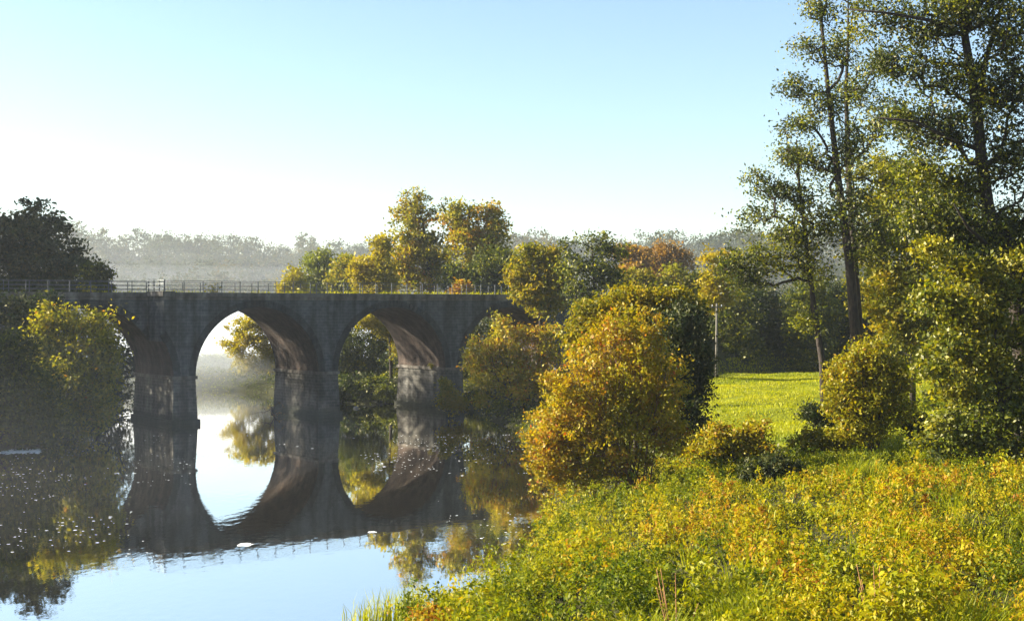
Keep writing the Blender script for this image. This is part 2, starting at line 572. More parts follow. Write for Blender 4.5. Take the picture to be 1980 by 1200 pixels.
tt = set([T_MIN, T_MAX, T_STEP])
for a in ARCH_L:
    for k in range(49):
        tt.add(a + S_ / 2 - S_ / 2 * math.cos(math.pi * k / 48))
    tt.add(a - PW)
tt = sorted(tt)
wall, vault = MB(), MB()
for a, b in zip(tt, tt[1:]):
    if b - a < 1e-6:
        continue
    mid = (a + b) / 2
    q0 = Q_STEP if mid < T_STEP else 0.0
    solid = mid < ARCH_L[0] - PW + 1e-6 or mid > ARCH_L[-1] + S_
    za, zb = (-1.5, -1.5) if solid else (under(a), under(b))
    if not solid and any(abs(a - x) < 1e-6 for x in ARCH_L):
        za = ZS
    wall.poly([(a, q0, za), (b, q0, zb), (b, q0, ZT), (a, q0, ZT)])
    wall.poly([(b, QW, zb), (a, QW, za), (a, QW, ZT), (b, QW, ZT)])
    wall.poly([(a, q0, ZT), (b, q0, ZT), (b, QW, ZT), (a, QW, ZT)])
    if not solid:
        vault.poly([(a, q0, za), (a, QW, za), (b, QW, zb), (b, q0, zb)])
wall.poly([(T_STEP, Q_STEP, under(T_STEP)), (T_STEP, 0, under(T_STEP)), (T_STEP, 0, ZT), (T_STEP, Q_STEP, ZT)])
wall.build('spandrel_wall', M['stone'], bridge)
vault.build('vault', M['vault_brick'], bridge)
for k, a in enumerate(ARCH_L):                               # voussoir rings stand 4 cm proud of the face
    rings = {}
    c, r0, r1 = a + S_ / 2, S_ / 2 + 0.002, S_ / 2 + 0.62
    nv = 44
    for i in range(nv):
        p0, p1 = math.pi * (i + 0.03) / nv, math.pi * (i + 0.97) / nv
        tm = c - math.cos((p0 + p1) / 2) * r0
        for face in (0, 1):
            key = face
            if face == 0:
                back = tm < T_STEP - 0.3
                q0 = Q_STEP if back else 0.0
                key = (0, back)
                if T_STEP - 0.75 < c - math.cos((p0 + p1) / 2) * r1 < T_STEP and back:
                    continue
                qa, qb = q0 - 0.045, q0 + 0.2
            else:
                qa, qb = QW - 0.2, QW + 0.045
            pt = lambda p, r, q: (c - math.cos(p) * r, q, ZS + math.sin(p) * r)
            rings.setdefault(key, MB()).hexa([pt(p0, r0, qa), pt(p1, r0, qa), pt(p1, r0, qb), pt(p0, r0, qb)], [pt(p0, r1, qa), pt(p1, r1, qa), pt(p1, r1, qb), pt(p0, r1, qb)])
    for ring in rings.values():
        ring.build('arch_ring', M['ring_stone'], bridge)
piers = [(a - PW, a) for a in ARCH_L] + [(ARCH_L[-1] + S_, ARCH_L[-1] + S_ + PW)]
for k, (a, b) in enumerate(piers):
    q0 = Q_STEP if b < T_STEP else 0.0
    pm = MB()
    pm.hexa([(a - 0.22, q0 - 0.3, -1.9), (b + 0.22, q0 - 0.3, -1.9), (b + 0.22, QW + 0.3, -1.9), (a - 0.22, QW + 0.3, -1.9)],
            [(a, q0, ZS - 0.18), (b, q0, ZS - 0.18), (b, QW, ZS - 0.18), (a, QW, ZS - 0.18)])
    pm.hexa([(a - 0.3, q0 - 0.42, -1.9), (b + 0.3, q0 - 0.42, -1.9), (b + 0.3, QW + 0.42, -1.9), (a - 0.3, QW + 0.42, -1.9)],
            [(a - 0.28, q0 - 0.38, 0.42), (b + 0.28, q0 - 0.38, 0.42), (b + 0.28, QW + 0.38, 0.42), (a - 0.28, QW + 0.38, 0.42)])
    p = pm.build('pier', M['pier_stone'], bridge)
    im = MB()
    im.box((a - 0.14, q0 - 0.14, ZS - 0.18), (b + 0.14, QW + 0.14, ZS + 0.1))
    im.build('impost', M['cap_stone'], p)
cap = MB()
for (a, b, q) in ((T_MIN, T_STEP - 0.02, Q_STEP), (T_STEP - 0.02, T_MAX, 0.0)):
    cap.box((a, q - 0.16, ZT + 0.003), (b, q + 0.55, ZT + 0.33))
    cap.box((a, q - 0.07, ZT - 0.3), (b, q - 0.002, ZT + 0.003))
cap.box((T_MIN, QW - 0.55, ZT + 0.003), (T_MAX, QW + 0.16, ZT + 0.33))
cap.box((T_STEP - 0.18, -0.17, ZT + 0.005), (T_STEP - 0.021, Q_STEP - 0.16, ZT + 0.42))
cap.box((T_STEP - 0.16, -0.2, ZT + 0.332), (T_STEP + 0.9, 0.5, ZT + 0.42))
cap.build('coping', M['cap_stone'], bridge)
bal = MB()
bal.box((T_MIN, Q_STEP + 0.55, ZT + 0.004), (T_STEP, QW - 0.55, ZT + 0.24))
bal.box((T_STEP, 0.55, ZT + 0.004), (T_MAX, QW - 0.55, ZT + 0.24))
bal.build('track_bed', M['ballast'], bridge)


def railing(t0, t1, q, step, off, rails=(0.98, 0.62, 0.3)):
    z0 = ZT + 0.33
    rm = MB()
    for h in rails:
        rm.box((t0, q - 0.018, z0 + h - 0.022), (t1, q + 0.018, z0 + h + 0.022))
    r = rm.build('railing', M['rail_metal'], bridge)
    t = t0 + off
    while t <= t1:
        pm = MB()
        pm.box((t - 0.03, q - 0.03, z0), (t + 0.03, q + 0.03, z0 + 1.0))
        pm.build('post', M['rail_metal'], r)
        t += step
    return r


railing(T_STEP + 0.15, 34.0, 0.2, 1.72, 0.0)
railing(-34.0, T_STEP - 0.05, Q_STEP + 0.2, 1.78, 0.35)
railing(-34.0, 34.0, QW - 0.2, 1.72, 0.9)
wp = MB()
for h in (0.94, 0.66, 0.36):
    wp.box((T_STEP - 0.01, 0.05, ZT + 0.42 + h - 0.022), (T_STEP + 0.03, Q_STEP + 0.1, ZT + 0.42 + h + 0.022))
wpo = wp.build('step_railing', M['rail_white'], bridge)
wpo['label'] = 'white painted railing panel across the step in the deck'
for q in (0.08, 1.15, 2.3, Q_STEP + 0.1):
    pm = MB()
    pm.box((T_STEP + 0.031, q - 0.05, ZT + 0.42), (T_STEP + 0.1, q + 0.04, ZT + 1.42))
    pm.build('post', M['rail_metal'], wpo)


def bpt(t, q, z):
    xy = BO + t * BD + q * BN
    return np.array([xy[0], xy[1], z])


# ------------------------------------------------------------------ plants
def leaf_quads(c, size, rng, up=0.0, aspect=0.55, fold=0.25, lean=None, bias=None):
    """folded diamond leaves: c (n,3) centres, size (n,)"""
    n = len(c)
    nrm = rng.normal(size=(n, 3))
    nrm[:, 2] += up * np.sign(nrm[:, 2] + 1e-9) * 1.0
    if bias is not None:
        nrm = nrm * 0.62 + bias
    nrm /= np.linalg.norm(nrm, axis=1)[:, None]
    a = rng.normal(size=(n, 3))
    if lean is not None:
        a = a * 0.6 + lean
    a -= (a * nrm).sum(1)[:, None] * nrm
    a /= np.linalg.norm(a, axis=1)[:, None] + 1e-9
    b = np.cross(nrm, a)
    L_ = size[:, None] * 0.5
    Wd = L_ * aspect * rng.uniform(0.75, 1.25, (n, 1))
    v = np.empty((n, 4, 3))
    v[:, 0] = c - a * L_
    v[:, 1] = c + b * Wd + nrm * Wd * fold
    v[:, 2] = c + a * L_
    v[:, 3] = c - b * Wd + nrm * Wd * fold
    return v.reshape(-1, 3), np.arange(n * 4).reshape(n, 4)


def in_blobs(blobs, n, rng, Y, power=0.45):
    """random points in ellipsoids given by (u, v, ru, rv[, dY]) in photo pixels at distance Y"""
    bl = [tuple(b) + (0.0,) * (5 - len(b)) for b in blobs]
    w = np.array([b[2] * b[3] for b in bl], float)
    pick = rng.choice(len(bl), n, p=w / w.sum())
    d = rng.normal(size=(n, 3))
    d /= np.linalg.norm(d, axis=1)[:, None]
    r = rng.uniform(0, 1, n) ** power
    r = np.where(rng.uniform(0, 1, n) < 0.13, r * rng.uniform(1.1, 1.42, n), r)     # sprigs that break the outline
    cen = np.array([P(b[0], b[1], Y + b[4]) for b in bl])[pick]
    rad = np.array([(b[2] / F * Y, 0.5 * (b[2] + min(b[2], b[3])) / F * Y, b[3] / F * Y) for b in bl])[pick]
    return cen + d * r[:, None] * rad, pick


def grow(mb, trunk, rtrunk, clumps, pathw, rng, twig=0.012, nside=5, expo=0.42, lift=0.12, maxr=None):
    """branches from a trunk polyline out to every clump centre, joined like a drainage network"""
    pts, par, plen = [], [], []
    for i, p in enumerate(trunk):
        pts.append(np.array(p, float))
        par.append(i - 1)
        plen.append(0.0 if i == 0 else plen[-1] + np.linalg.norm(pts[i] - pts[i - 1]) * 0.55)
    nt_ = len(pts)
    cap_ = nt_ + len(clumps) * 3 + 10
    arr = np.zeros((cap_, 3))
    pl = np.zeros(cap_)
    arr[:nt_], pl[:nt_] = np.array(pts), plen
    n = nt_
    parent = np.full(cap_, -1)
    parent[:nt_] = par
    leaf_ends = []
    base = arr[0]
    order = np.argsort(np.linalg.norm(clumps - arr[:nt_].mean(0), axis=1))
    first = 1 if nt_ > 2 else 0
    for ci in order:
        c = clumps[ci]
        dv = c - arr[first:n]
        dist = np.linalg.norm(dv, axis=1)
        pen = np.maximum(0, -dv[:, 2]) * 0.5
        k = first + int(np.argmin(dist + pen + pathw * pl[first:n]))
        d = np.linalg.norm(c - arr[k])
        prev = k
        nseg = 2 if d < 2.5 else 3
        for s in range(1, nseg + 1):
            f_ = s / nseg
            q = arr[k] + (c - arr[k]) * f_
            if s < nseg:
                q = q + rng.normal(size=3) * d * 0.06 + np.array([0, 0, d * lift * math.sin(math.pi * f_)])
            if n >= cap_:
                break
            arr[n] = q
            parent[n] = prev
            pl[n] = pl[prev] + np.linalg.norm(q - arr[prev])
            prev = n
            n += 1
        leaf_ends.append(prev)
    load = np.zeros(n)
    for e in leaf_ends:
        k = e
        while k >= 0:
            load[k] += 1
            k = parent[k]
    rad = twig * np.maximum(load, 1) ** expo
    if maxr is not None:
        rad = np.minimum(rad, maxr)
    kids = [[] for _ in range(n)]
    for i in range(nt_, n):
        kids[parent[i]].append(i)
    mb.tube(arr[:nt_], rtrunk, n=9)
    used = np.zeros(n, bool)
    for s in range(n):                                      # chains, thickest child continues
        starts = kids[s] if s < nt_ else sorted(kids[s], key=lambda q: -load[q])[1:]
        for c0 in starts:
            chain, k = [s, c0], c0
            while kids[k]:
                k = max(kids[k], key=lambda q: load[q])
                chain.append(k)
            rr = [min(rad[c0] * 1.1, rtrunk[s] * 0.8) if s < nt_ else rad[c0]] + [rad[q] for q in chain[1:]]
            mb.tube(arr[chain], rr, n=nside, cap=False)


def foliage(clumps, per, size, spread, rng, up=0.3, flat=0.7, aspect=0.55, tone_c=None, tone_j=0.22, lean=None, face=0.9, outward=None):
    n = len(clumps)
    cnt = np.maximum(1, rng.poisson(per, n))
    rep = np.repeat(np.arange(n), cnt)
    off = rng.normal(size=(len(rep), 3)) * spread * np.array([1, 1, flat]) * rng.uniform(0.6, 1.3, n)[rep][:, None]
    c = clumps[rep] + off
    sz = (size[rep] if isinstance(size, np.ndarray) else size) * rng.uniform(0.6, 1.35, len(rep))
    nb = rng.normal(size=(n, 3))
    nb[:, 2] += up * 2.0
    if outward is not None:
        nb = nb * 0.45 + outward
    nb *= face / np.linalg.norm(nb, axis=1)[:, None]
    v, f = leaf_quads(c, sz, rng, up=0.0, aspect=aspect, lean=lean, bias=nb[rep])
    t = (tone_c[rep] if tone_c is not None else 0.5) + rng.normal(size=len(rep)) * tone_j
    return v, f, t


SEED = [100]


def tree(name, label, cat, Y, base_u, trunk_px, blobs, n_cl, per, leaf, spread, mat, bark='bark', r0=0.25, pathw=0.35, group=None,
         tone=0.5, tone_var=0.18, up=0.3, flat=0.7, parts=('trunk', 'crown'), twig=0.012, base_v=None, power=0.45, stems=None, aspect=0.55, expo=0.42,
         tone_j=0.2, lift=0.12, maxr=None, base_z=None, dens=1.2, lsc=1.3, limbs=(), thin=0.0, foot_r=None):
    """trunk_px: (u, v, radius factor[, dY]) from just above the ground upward; blobs: crown lobes in photo pixels at distance Y"""
    SEED[0] += 1
    rng = np.random.default_rng(SEED[0])
    bx = (base_u - U0) / F * Y
    bz = (gz(bx, Y) if base_z is None else base_z) - 0.15
    base = np.array([bx, Y, bz])
    root = empty(name, tuple(base))
    tag(root, label, cat, group)
    n_cl = int(n_cl * dens)
    cl, pick = in_blobs(blobs, n_cl, rng, Y, power)
    if thin:
        k_ = rng.uniform(0, 1, len(cl)) < np.clip((cl[:, 2] - bz) / thin, 0.12, 1) + 0.25 * np.clip(np.hypot(cl[:, 0] - base[0], cl[:, 1] - base[1]) / 4 - 0.5, 0, 2)
        cl = cl[k_]
    gzc = ground(cl[:, 0], cl[:, 1])
    cl[:, 2] = np.maximum(cl[:, 2], np.maximum(gzc, 0) + 0.25)
    mb = MB()
    if stems:                                                # several stems fanning from one foot
        k = stems
        ang = rng.uniform(0, 2 * math.pi, k)
        groups = rng.integers(0, k, len(cl))
        dirs = np.arctan2(cl[:, 0] - base[0], cl[:, 1] - base[1])
        groups = np.argsort(np.argsort(dirs)) * k // len(cl)
        for s in range(k):
            sub = cl[groups == s]
            if len(sub) == 0:
                continue
            far = sub.mean(0)
            fr_ = foot_r or r0 * 2
            foot = base + np.array([rng.normal() * fr_, rng.normal() * fr_, 0])
            midp = foot + (far - foot) * 0.22 + np.array([0, 0, 0.15])
            grow(mb, [foot, midp, foot + (far - foot) * 0.45 + np.array([0, 0, 0.12 * np.linalg.norm(far - foot)])],
                 [r0, r0 * 0.75, r0 * 0.5], sub, pathw, rng, twig, expo=expo, lift=lift, maxr=r0 * 0.6)
    else:
        tr, rr = [base], [r0 * 1.35]
        for tp in trunk_px:
            dY = tp[3] if len(tp) > 3 else 0.0
            tr.append(P(tp[0], tp[1], Y + dY))
            rr.append(r0 * tp[2])
        grow(mb, tr, rr, cl, pathw, rng, twig, expo=expo, lift=lift, maxr=maxr or r0 * 0.5)
    for lm in limbs:                                         # named heavy limbs: (u, v, dY) points and a radius
        pl_ = [P(a_, b_, Y + c_) for a_, b_, c_ in lm[:-1]]
        mb.tube(pl_, list(np.linspace(lm[-1], lm[-1] * 0.3, len(pl_))), 8)
    mb.v = [tuple(np.array(v) - base) for v in mb.v]
    mb.build(parts[0], M[bark], root, smooth=True)
    tc = tone + (fbm(cl[:, 0] / 1.7 + 31, cl[:, 2] / 1.7 + cl[:, 1] * 0.4, SEED[0]) - 0.5) * 2 * tone_var * 1.6 + rng.normal(size=len(cl)) * tone_var * 0.4
    v, f, t = foliage(cl, per, leaf * lsc, spread * 1.08, rng, up=up, flat=flat, tone_c=tc, aspect=aspect, tone_j=tone_j)
    v[:, 2] = np.maximum(v[:, 2], 0.06)
    np_mesh(parts[1], v - base, f, M[mat], root, tone=t)
    return root


BUSH = ('stems', 'foliage')
# --- left bank
tree('broad_tree', 'tall dark green broadleaf tree rising behind the left end of the bridge', 'tree', 134, 40,
     [(45, 620, 1.0), (50, 540, 0.8), (55, 470, 0.5), (60, 420, 0.25)],
     [(60, 415, 55, 28), (20, 450, 70, 40), (95, 450, 40, 35), (90, 500, 75, 60), (20, 520, 90, 60), (140, 520, 40, 50), (-50, 500, 80, 80), (60, 560, 110, 40), (-20, 590, 90, 60), (-130, 430, 90, 60), (-180, 520, 120, 80), (-100, 600, 120, 60)],  # crown lobes beyond the left edge added to shade the arches
     520, 75, 0.34, 0.55, 'leaf_dark', r0=0.4, tone=0.6, flat=0.5, up=0.8)
for k, (x_, y_, h_, r_, lab) in enumerate([(-56, 108, 20, 7.5, 'unseen tree added for shade beside the golden topped bush'), (-56, 95, 19, 7.5, 'unseen tree added for shade beside the reddish tipped bush'),
                                           (-66, 120, 36, 9, 'tall unseen tree added to shade the arches, in front of the tall dark tree'), (-67, 137, 38, 9, 'unseen tree added behind the bridge to shade the arches'),
                                           (-80, 129, 40, 10, 'outermost unseen tree added behind the bridge to shade the arches')]):
    u_, m_ = U0 + x_ / y_ * F, F / y_  # unseen trees added to cast shade on the left bush and arches
    vz = lambda z: V0 + (CAM_H - z) * m_
    tree('unseen_shade_tree', lab, 'tree', y_, u_, [(u_, vz(h_ * 0.3), 1.0), (u_, vz(h_ * 0.6), 0.6), (u_, vz(h_ * 0.85), 0.3)],
         [(u_, vz(h_ * 0.85), r_ * 0.6 * m_, h_ * 0.14 * m_), (u_ - r_ * 0.4 * m_, vz(h_ * 0.62), r_ * 0.65 * m_, h_ * 0.2 * m_), (u_ + r_ * 0.4 * m_, vz(h_ * 0.6), r_ * 0.65 * m_, h_ * 0.2 * m_),
          (u_, vz(h_ * 0.4), r_ * 0.9 * m_, h_ * 0.2 * m_)], 320, 44, 0.4, 0.7, 'leaf_green', r0=0.3, tone=0.4, group='unseen trees added for shade on the left bank')
tree('young_tree', 'small dark leafy tree beside the railing at the left end of the bridge', 'tree', 124, 188,
     [(188, 600, 1.0), (190, 545, 0.5)], [(190, 525, 22, 24), (200, 548, 20, 26), (172, 545, 16, 25), (190, 590, 25, 40)],
     70, 60, 0.26, 0.3, 'leaf_green', r0=0.12, tone=0.25, base_z=2.2)
tree('willow_bush', 'rounded bush with sunlit golden top hanging over water beside the left arch', 'bush', 102, 120, [],
     [(112, 628, 50, 42), (180, 645, 42, 42), (203, 690, 30, 48), (90, 710, 60, 70), (155, 730, 68, 70), (186, 770, 40, 60), (120, 800, 90, 50)],
     380, 60, 0.22, 0.42, 'leaf_gold', parts=BUSH, stems=7, r0=0.09, tone=0.42, pathw=0.7)
tree('riverside_bush', 'dark bush with reddish tips at the left edge of the photo', 'bush', 94, -10, [],
     [(10, 690, 60, 45), (60, 740, 55, 55), (-40, 740, 90, 80), (20, 800, 85, 60), (90, 810, 40, 45), (-70, 820, 70, 60)],
     420, 60, 0.22, 0.42, 'leaf_green', parts=BUSH, stems=6, r0=0.09, tone=0.35, pathw=0.7)
tree('slender_tree', 'grey green slender tree in front of the far left bridge parapet', 'tree', 104, 40,
     [(45, 690, 1.0), (55, 620, 0.6), (60, 580, 0.3)],
     [(50, 590, 55, 35), (100, 600, 35, 40), (20, 630, 60, 45), (85, 640, 40, 40), (-40, 600, 60, 60)], 150, 50, 0.2, 0.38, 'leaf_dark', r0=0.13, tone=0.7)
# --- behind the bridge
tree('poplar', 'pale green rounded poplar rising beyond the middle of the railing', 'tree', 205, 618,
     [(618, 640, 1.0), (618, 560, 0.7), (618, 510, 0.3)], [(618, 515, 32, 32), (608, 550, 30, 30), (635, 545, 24, 32), (618, 590, 36, 30)],
     130, 50, 0.42, 0.6, 'leaf_bright', r0=0.25, tone=0.55)
tree('poplar', 'low pale green tree between the rounded poplar and the tall golden trees', 'tree', 200, 672,
     [(672, 640, 1.0), (672, 570, 0.7), (672, 530, 0.3)], [(668, 520, 24, 26), (692, 525, 22, 28), (655, 555, 25, 30), (685, 560, 30, 35)],
     110, 50, 0.42, 0.6, 'leaf_yg', r0=0.22, tone=0.45)
tree('yellow_shrub', 'small hazy yellow shrub left of the rounded poplar behind the railing', 'shrub', 196, 563,
     [], [(565, 535, 14, 20), (555, 560, 20, 18), (578, 555, 16, 18), (565, 585, 24, 24)], 70, 45, 0.36, 0.5, 'leaf_yellow', parts=BUSH, stems=3, r0=0.08)
tree('tall_tree', 'tallest golden green tree behind the bridge with an airy split crown', 'tree', 166, 835,
     [(838, 620, 1.0), (832, 540, 0.8), (826, 480, 0.55), (815, 420, 0.3)],
     [(802, 392, 36, 26), (790, 425, 32, 34), (815, 460, 48, 38), (790, 490, 38, 44), (845, 500, 40, 44), (855, 405, 20, 24), (820, 540, 60, 38), (770, 520, 28, 40)],
     330, 46, 0.3, 0.42, 'leaf_gold', r0=0.42, tone=0.5, tone_var=0.3, power=0.62, dens=1.0, twig=0.02)
tree('tall_tree', 'wide golden brown tree behind the bridge just right of the tallest one', 'tree', 163, 915,
     [(915, 620, 1.0), (918, 530, 0.8), (916, 480, 0.6), (915, 430, 0.35)],
     [(885, 415, 32, 30), (935, 410, 34, 22), (960, 435, 24, 30), (900, 450, 40, 34), (945, 470, 44, 34), (915, 500, 54, 34), (970, 500, 22, 28)],
     290, 44, 0.3, 0.42, 'leaf_gold', r0=0.4, tone=0.6, tone_var=0.3, power=0.62, dens=1.0, twig=0.02)
tree('bushy_tree', 'bright yellow low tree behind the railing left of the tallest tree', 'tree', 158, 722,
     [(722, 620, 1.0), (722, 560, 0.6)], [(738, 480, 18, 26), (708, 520, 28, 26), (740, 520, 26, 34), (700, 550, 20, 22), (735, 560, 36, 28)],
     150, 55, 0.3, 0.42, 'leaf_yellow', r0=0.2, tone=0.5)
tree('bushy_tree', 'dark green dense tree under the wide golden brown tree behind the parapet', 'tree', 157, 950,
     [(950, 620, 1.0), (950, 560, 0.6)], [(950, 510, 40, 34), (975, 540, 28, 36), (915, 545, 40, 30), (880, 540, 30, 30), (950, 580, 50, 30)],
     200, 55, 0.3, 0.42, 'leaf_green', r0=0.2, tone=0.42)
tree('orange_shrub', 'small orange shrub glowing behind the bridge parapet below the tall trees', 'shrub', 150, 892,
     [], [(892, 552, 12, 12), (884, 565, 14, 10), (900, 566, 12, 10)], 36, 40, 0.26, 0.28, 'leaf_orange', parts=BUSH, stems=3, r0=0.05, tone=0.6)
tree('riverside_tree', 'hazy pale yellow tree leaning over the water seen through the middle arch', 'tree', 163, 562,
     [(558, 720, 1.0), (545, 680, 0.8), (525, 645, 0.6), (505, 625, 0.35)],
     [(472, 636, 32, 20), (452, 672, 28, 16), (490, 660, 32, 22), (485, 700, 30, 20), (520, 690, 26, 30), (510, 720, 26, 20), (540, 720, 26, 30), (500, 622, 32, 18), (560, 660, 40, 40), (478, 728, 20, 14), (530, 640, 36, 26), (530, 742, 24, 12), (500, 740, 26, 10), (545, 748, 26, 8)],
     330, 60, 0.24, 0.34, 'leaf_yellow', r0=0.28, tone=0.5, maxr=0.1)
tree('willow_tree', 'grey green willow standing in the shade behind the right arch', 'tree', 150, 690,
     [(690, 730, 1.0), (690, 680, 0.7), (688, 640, 0.4)],
     [(690, 650, 40, 36), (670, 690, 34, 40), (715, 690, 36, 44), (680, 735, 36, 40), (715, 745, 34, 36), (740, 660, 30, 30), (640, 690, 40, 60)],
     260, 50, 0.24, 0.42, 'leaf_green', r0=0.2, tone=0.4)
tree('yellow_tree', 'slim trunked tree with bright yellow leaves behind the right arch', 'tree', 143, 756,
     [(756, 720, 1.0), (754, 670, 0.85), (752, 620, 0.6)],
     [(700, 622, 24, 12), (735, 628, 26, 14), (755, 645, 22, 18), (766, 675, 10, 20), (720, 610, 30, 12), (780, 640, 26, 26)],
     110, 45, 0.2, 0.3, 'leaf_yellow', r0=0.17, tone=0.35)
tree('shore_bush', 'bright green bush on the shore framed by the right arch', 'bush', 139, 748,
     [], [(742, 755, 20, 14), (725, 775, 18, 12), (762, 765, 14, 20), (745, 780, 24, 10)], 80, 50, 0.2, 0.26, 'leaf_bright', parts=BUSH, stems=4, r0=0.05, tone=0.6)
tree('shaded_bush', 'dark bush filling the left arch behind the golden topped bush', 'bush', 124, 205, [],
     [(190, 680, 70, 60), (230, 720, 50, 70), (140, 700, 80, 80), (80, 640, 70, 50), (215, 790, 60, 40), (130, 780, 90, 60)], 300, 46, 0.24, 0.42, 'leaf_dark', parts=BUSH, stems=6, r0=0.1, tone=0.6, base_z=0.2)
tree('shore_bush', 'dark bush at the foot of the willow behind the right arch', 'bush', 140, 690, [],
     [(665, 755, 30, 26), (690, 765, 34, 22), (640, 765, 40, 26), (720, 758, 28, 28), (700, 778, 40, 12)], 210, 46, 0.22, 0.34, 'leaf_green', parts=BUSH, stems=5, r0=0.06, tone=0.3)
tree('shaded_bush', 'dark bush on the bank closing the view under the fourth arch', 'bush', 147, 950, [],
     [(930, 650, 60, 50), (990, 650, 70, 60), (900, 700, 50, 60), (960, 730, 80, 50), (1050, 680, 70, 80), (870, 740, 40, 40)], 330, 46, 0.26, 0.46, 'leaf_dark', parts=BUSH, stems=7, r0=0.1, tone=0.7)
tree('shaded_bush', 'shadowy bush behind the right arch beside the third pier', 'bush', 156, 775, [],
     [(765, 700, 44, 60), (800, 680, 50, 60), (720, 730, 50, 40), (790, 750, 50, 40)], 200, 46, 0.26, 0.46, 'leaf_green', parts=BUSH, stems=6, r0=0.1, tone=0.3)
for k, (u, lab) in enumerate([(395, 'faint misty bush on the far shore at the left side of the middle arch'), (445, 'faint misty bush on the far shore in the centre of the middle arch'),
                              (505, 'faint misty bush on the far shore below the hazy yellow tree'), (600, 'faint bush on the far shore hidden behind the second pier')]):
    tree('far_shore_bush', lab, 'bush', 171 + 4 * (k % 2), u, [], [(u, 722, 30, 26), (u - 24, 738, 26, 16), (u + 26, 735, 26, 18)], 110, 44, 0.3, 0.42, ['leaf_green', 'leaf_yg'][k % 2], parts=BUSH, stems=4, r0=0.08,
         tone=0.5, group='bushes on the misty far shore')
# --- right bank, in front of the bridge
tree('spreading_tree', 'yellow green tree whose leaves hang over the right end of the parapet', 'tree', 126, 1045,
     [(1045, 700, 1.0), (1045, 600, 0.8), (1040, 540, 0.6), (1035, 490, 0.3)],
     [(1030, 490, 30, 22), (1010, 520, 32, 30), (1055, 500, 30, 30), (1030, 560, 46, 30), (1075, 545, 32, 40), (1060, 590, 36, 22), (995, 540, 16, 22)],
     210, 50, 0.26, 0.36, 'leaf_yg', r0=0.2, tone=0.62)
tree('sparse_tree', 'thinly leaved dark tree with bare branches right of the parapet', 'tree', 122, 1150,
     [(1150, 700, 1.0), (1150, 600, 0.8), (1148, 530, 0.55), (1145, 480, 0.3)],
     [(1120, 470, 34, 20), (1165, 475, 30, 22), (1195, 490, 20, 28), (1110, 520, 36, 32), (1160, 530, 40, 36), (1190, 550, 26, 32), (1120, 570, 36, 26)],
     170, 30, 0.24, 0.4, 'leaf_alder', r0=0.22, tone=0.45, twig=0.018)
tree('golden_willow', 'golden willow bush drooping to the river in front of the third pier', 'bush', 116, 1000, [],
     [(985, 640, 44, 20), (960, 665, 52, 28), (925, 695, 36, 36), (1000, 690, 48, 36), (960, 725, 52, 36), (935, 760, 30, 30), (1010, 740, 44, 50), (1050, 660, 46, 36), (970, 615, 14, 12), (1060, 730, 40, 60)],
     400, 44, 0.19, 0.3, 'leaf_gold', parts=BUSH, stems=7, r0=0.1, tone=0.7, pathw=0.6, tone_var=0.25)
tree('shore_shrub', 'small conical yellow shrub at the water line beside the third pier', 'shrub', 120.5, 876, [],
     [(860, 745, 12, 16), (868, 768, 20, 18), (885, 782, 20, 14)], 90, 42, 0.17, 0.22, 'leaf_yg', parts=BUSH, stems=4, r0=0.04, tone=0.75)
tree('russet_tree', 'distant russet tree with broad crown beyond the embankment', 'tree', 232, 1285,
     [(1285, 600, 1.0), (1285, 520, 0.6)], [(1285, 490, 36, 20), (1310, 505, 28, 20), (1270, 515, 40, 22), (1290, 545, 50, 25)],
     130, 50, 0.42, 0.6, 'leaf_brown', r0=0.3)
tree('russet_tree', 'distant orange tree left of the broad russet crown', 'tree', 226, 1222,
     [(1222, 600, 1.0), (1222, 520, 0.6)], [(1215, 490, 26, 16), (1240, 498, 24, 18), (1222, 520, 36, 22), (1225, 550, 40, 25)],
     110, 50, 0.42, 0.55, 'leaf_brown', r0=0.3, tone=0.75)
for k, (u, v, lab) in enumerate([(1235, 535, 'yellow green shrub on the embankment below the distant orange tree'),
                                 (1300, 530, 'gold tipped shrub on the embankment below the russet crown'),
                                 (1345, 545, 'dim green shrub on the embankment left of the hanging yellow tree')]):
    tree('embankment_shrub', lab, 'shrub', 158 + k * 2, u, [], [(u, v, 26, 18), (u - 20, v + 25, 26, 24), (u + 22, v + 22, 26, 24), (u, v + 50, 36, 26)],
         110, 45, 0.3, 0.42, ['leaf_yg', 'leaf_gold', 'leaf_green'][k], parts=BUSH, stems=4, r0=0.08, tone=[0.6, 0.4, 0.7][k], group='shrubs on the embankment')
tree('yellow_birch', 'yellow tree with hanging foliage above the utility pole', 'tree', 136, 1362,
     [(1362, 640, 1.0), (1372, 570, 0.7), (1388, 520, 0.3)], [(1385, 505, 30, 22), (1375, 540, 24, 30), (1410, 530, 30, 30), (1372, 580, 16, 28), (1400, 580, 24, 20)],
     130, 45, 0.25, 0.34, 'leaf_yellow', r0=0.12, tone=0.7)
tree('orange_bush', 'big rounded orange gold bush leaning out over the river', 'bush', 61, 1225, [],
     [(1215, 640, 80, 44), (1190, 700, 110, 60), (1115, 765, 78, 56), (1070, 835, 60, 54), (1260, 740, 72, 70), (1150, 825, 100, 66), (1240, 790, 80, 66), (1060, 880, 50, 44), (1115, 895, 66, 46), (1285, 830, 46, 60), (1200, 890, 60, 40), (1080, 930, 50, 34), (1150, 935, 60, 34)],
     860, 40, 0.125, 0.19, 'leaf_orange', parts=BUSH, stems=22, r0=0.05, tone=0.38, tone_var=0.24, pathw=0.9, bark='bark_red', expo=0.36, twig=0.009, power=0.45, thin=1.4, foot_r=0.65)
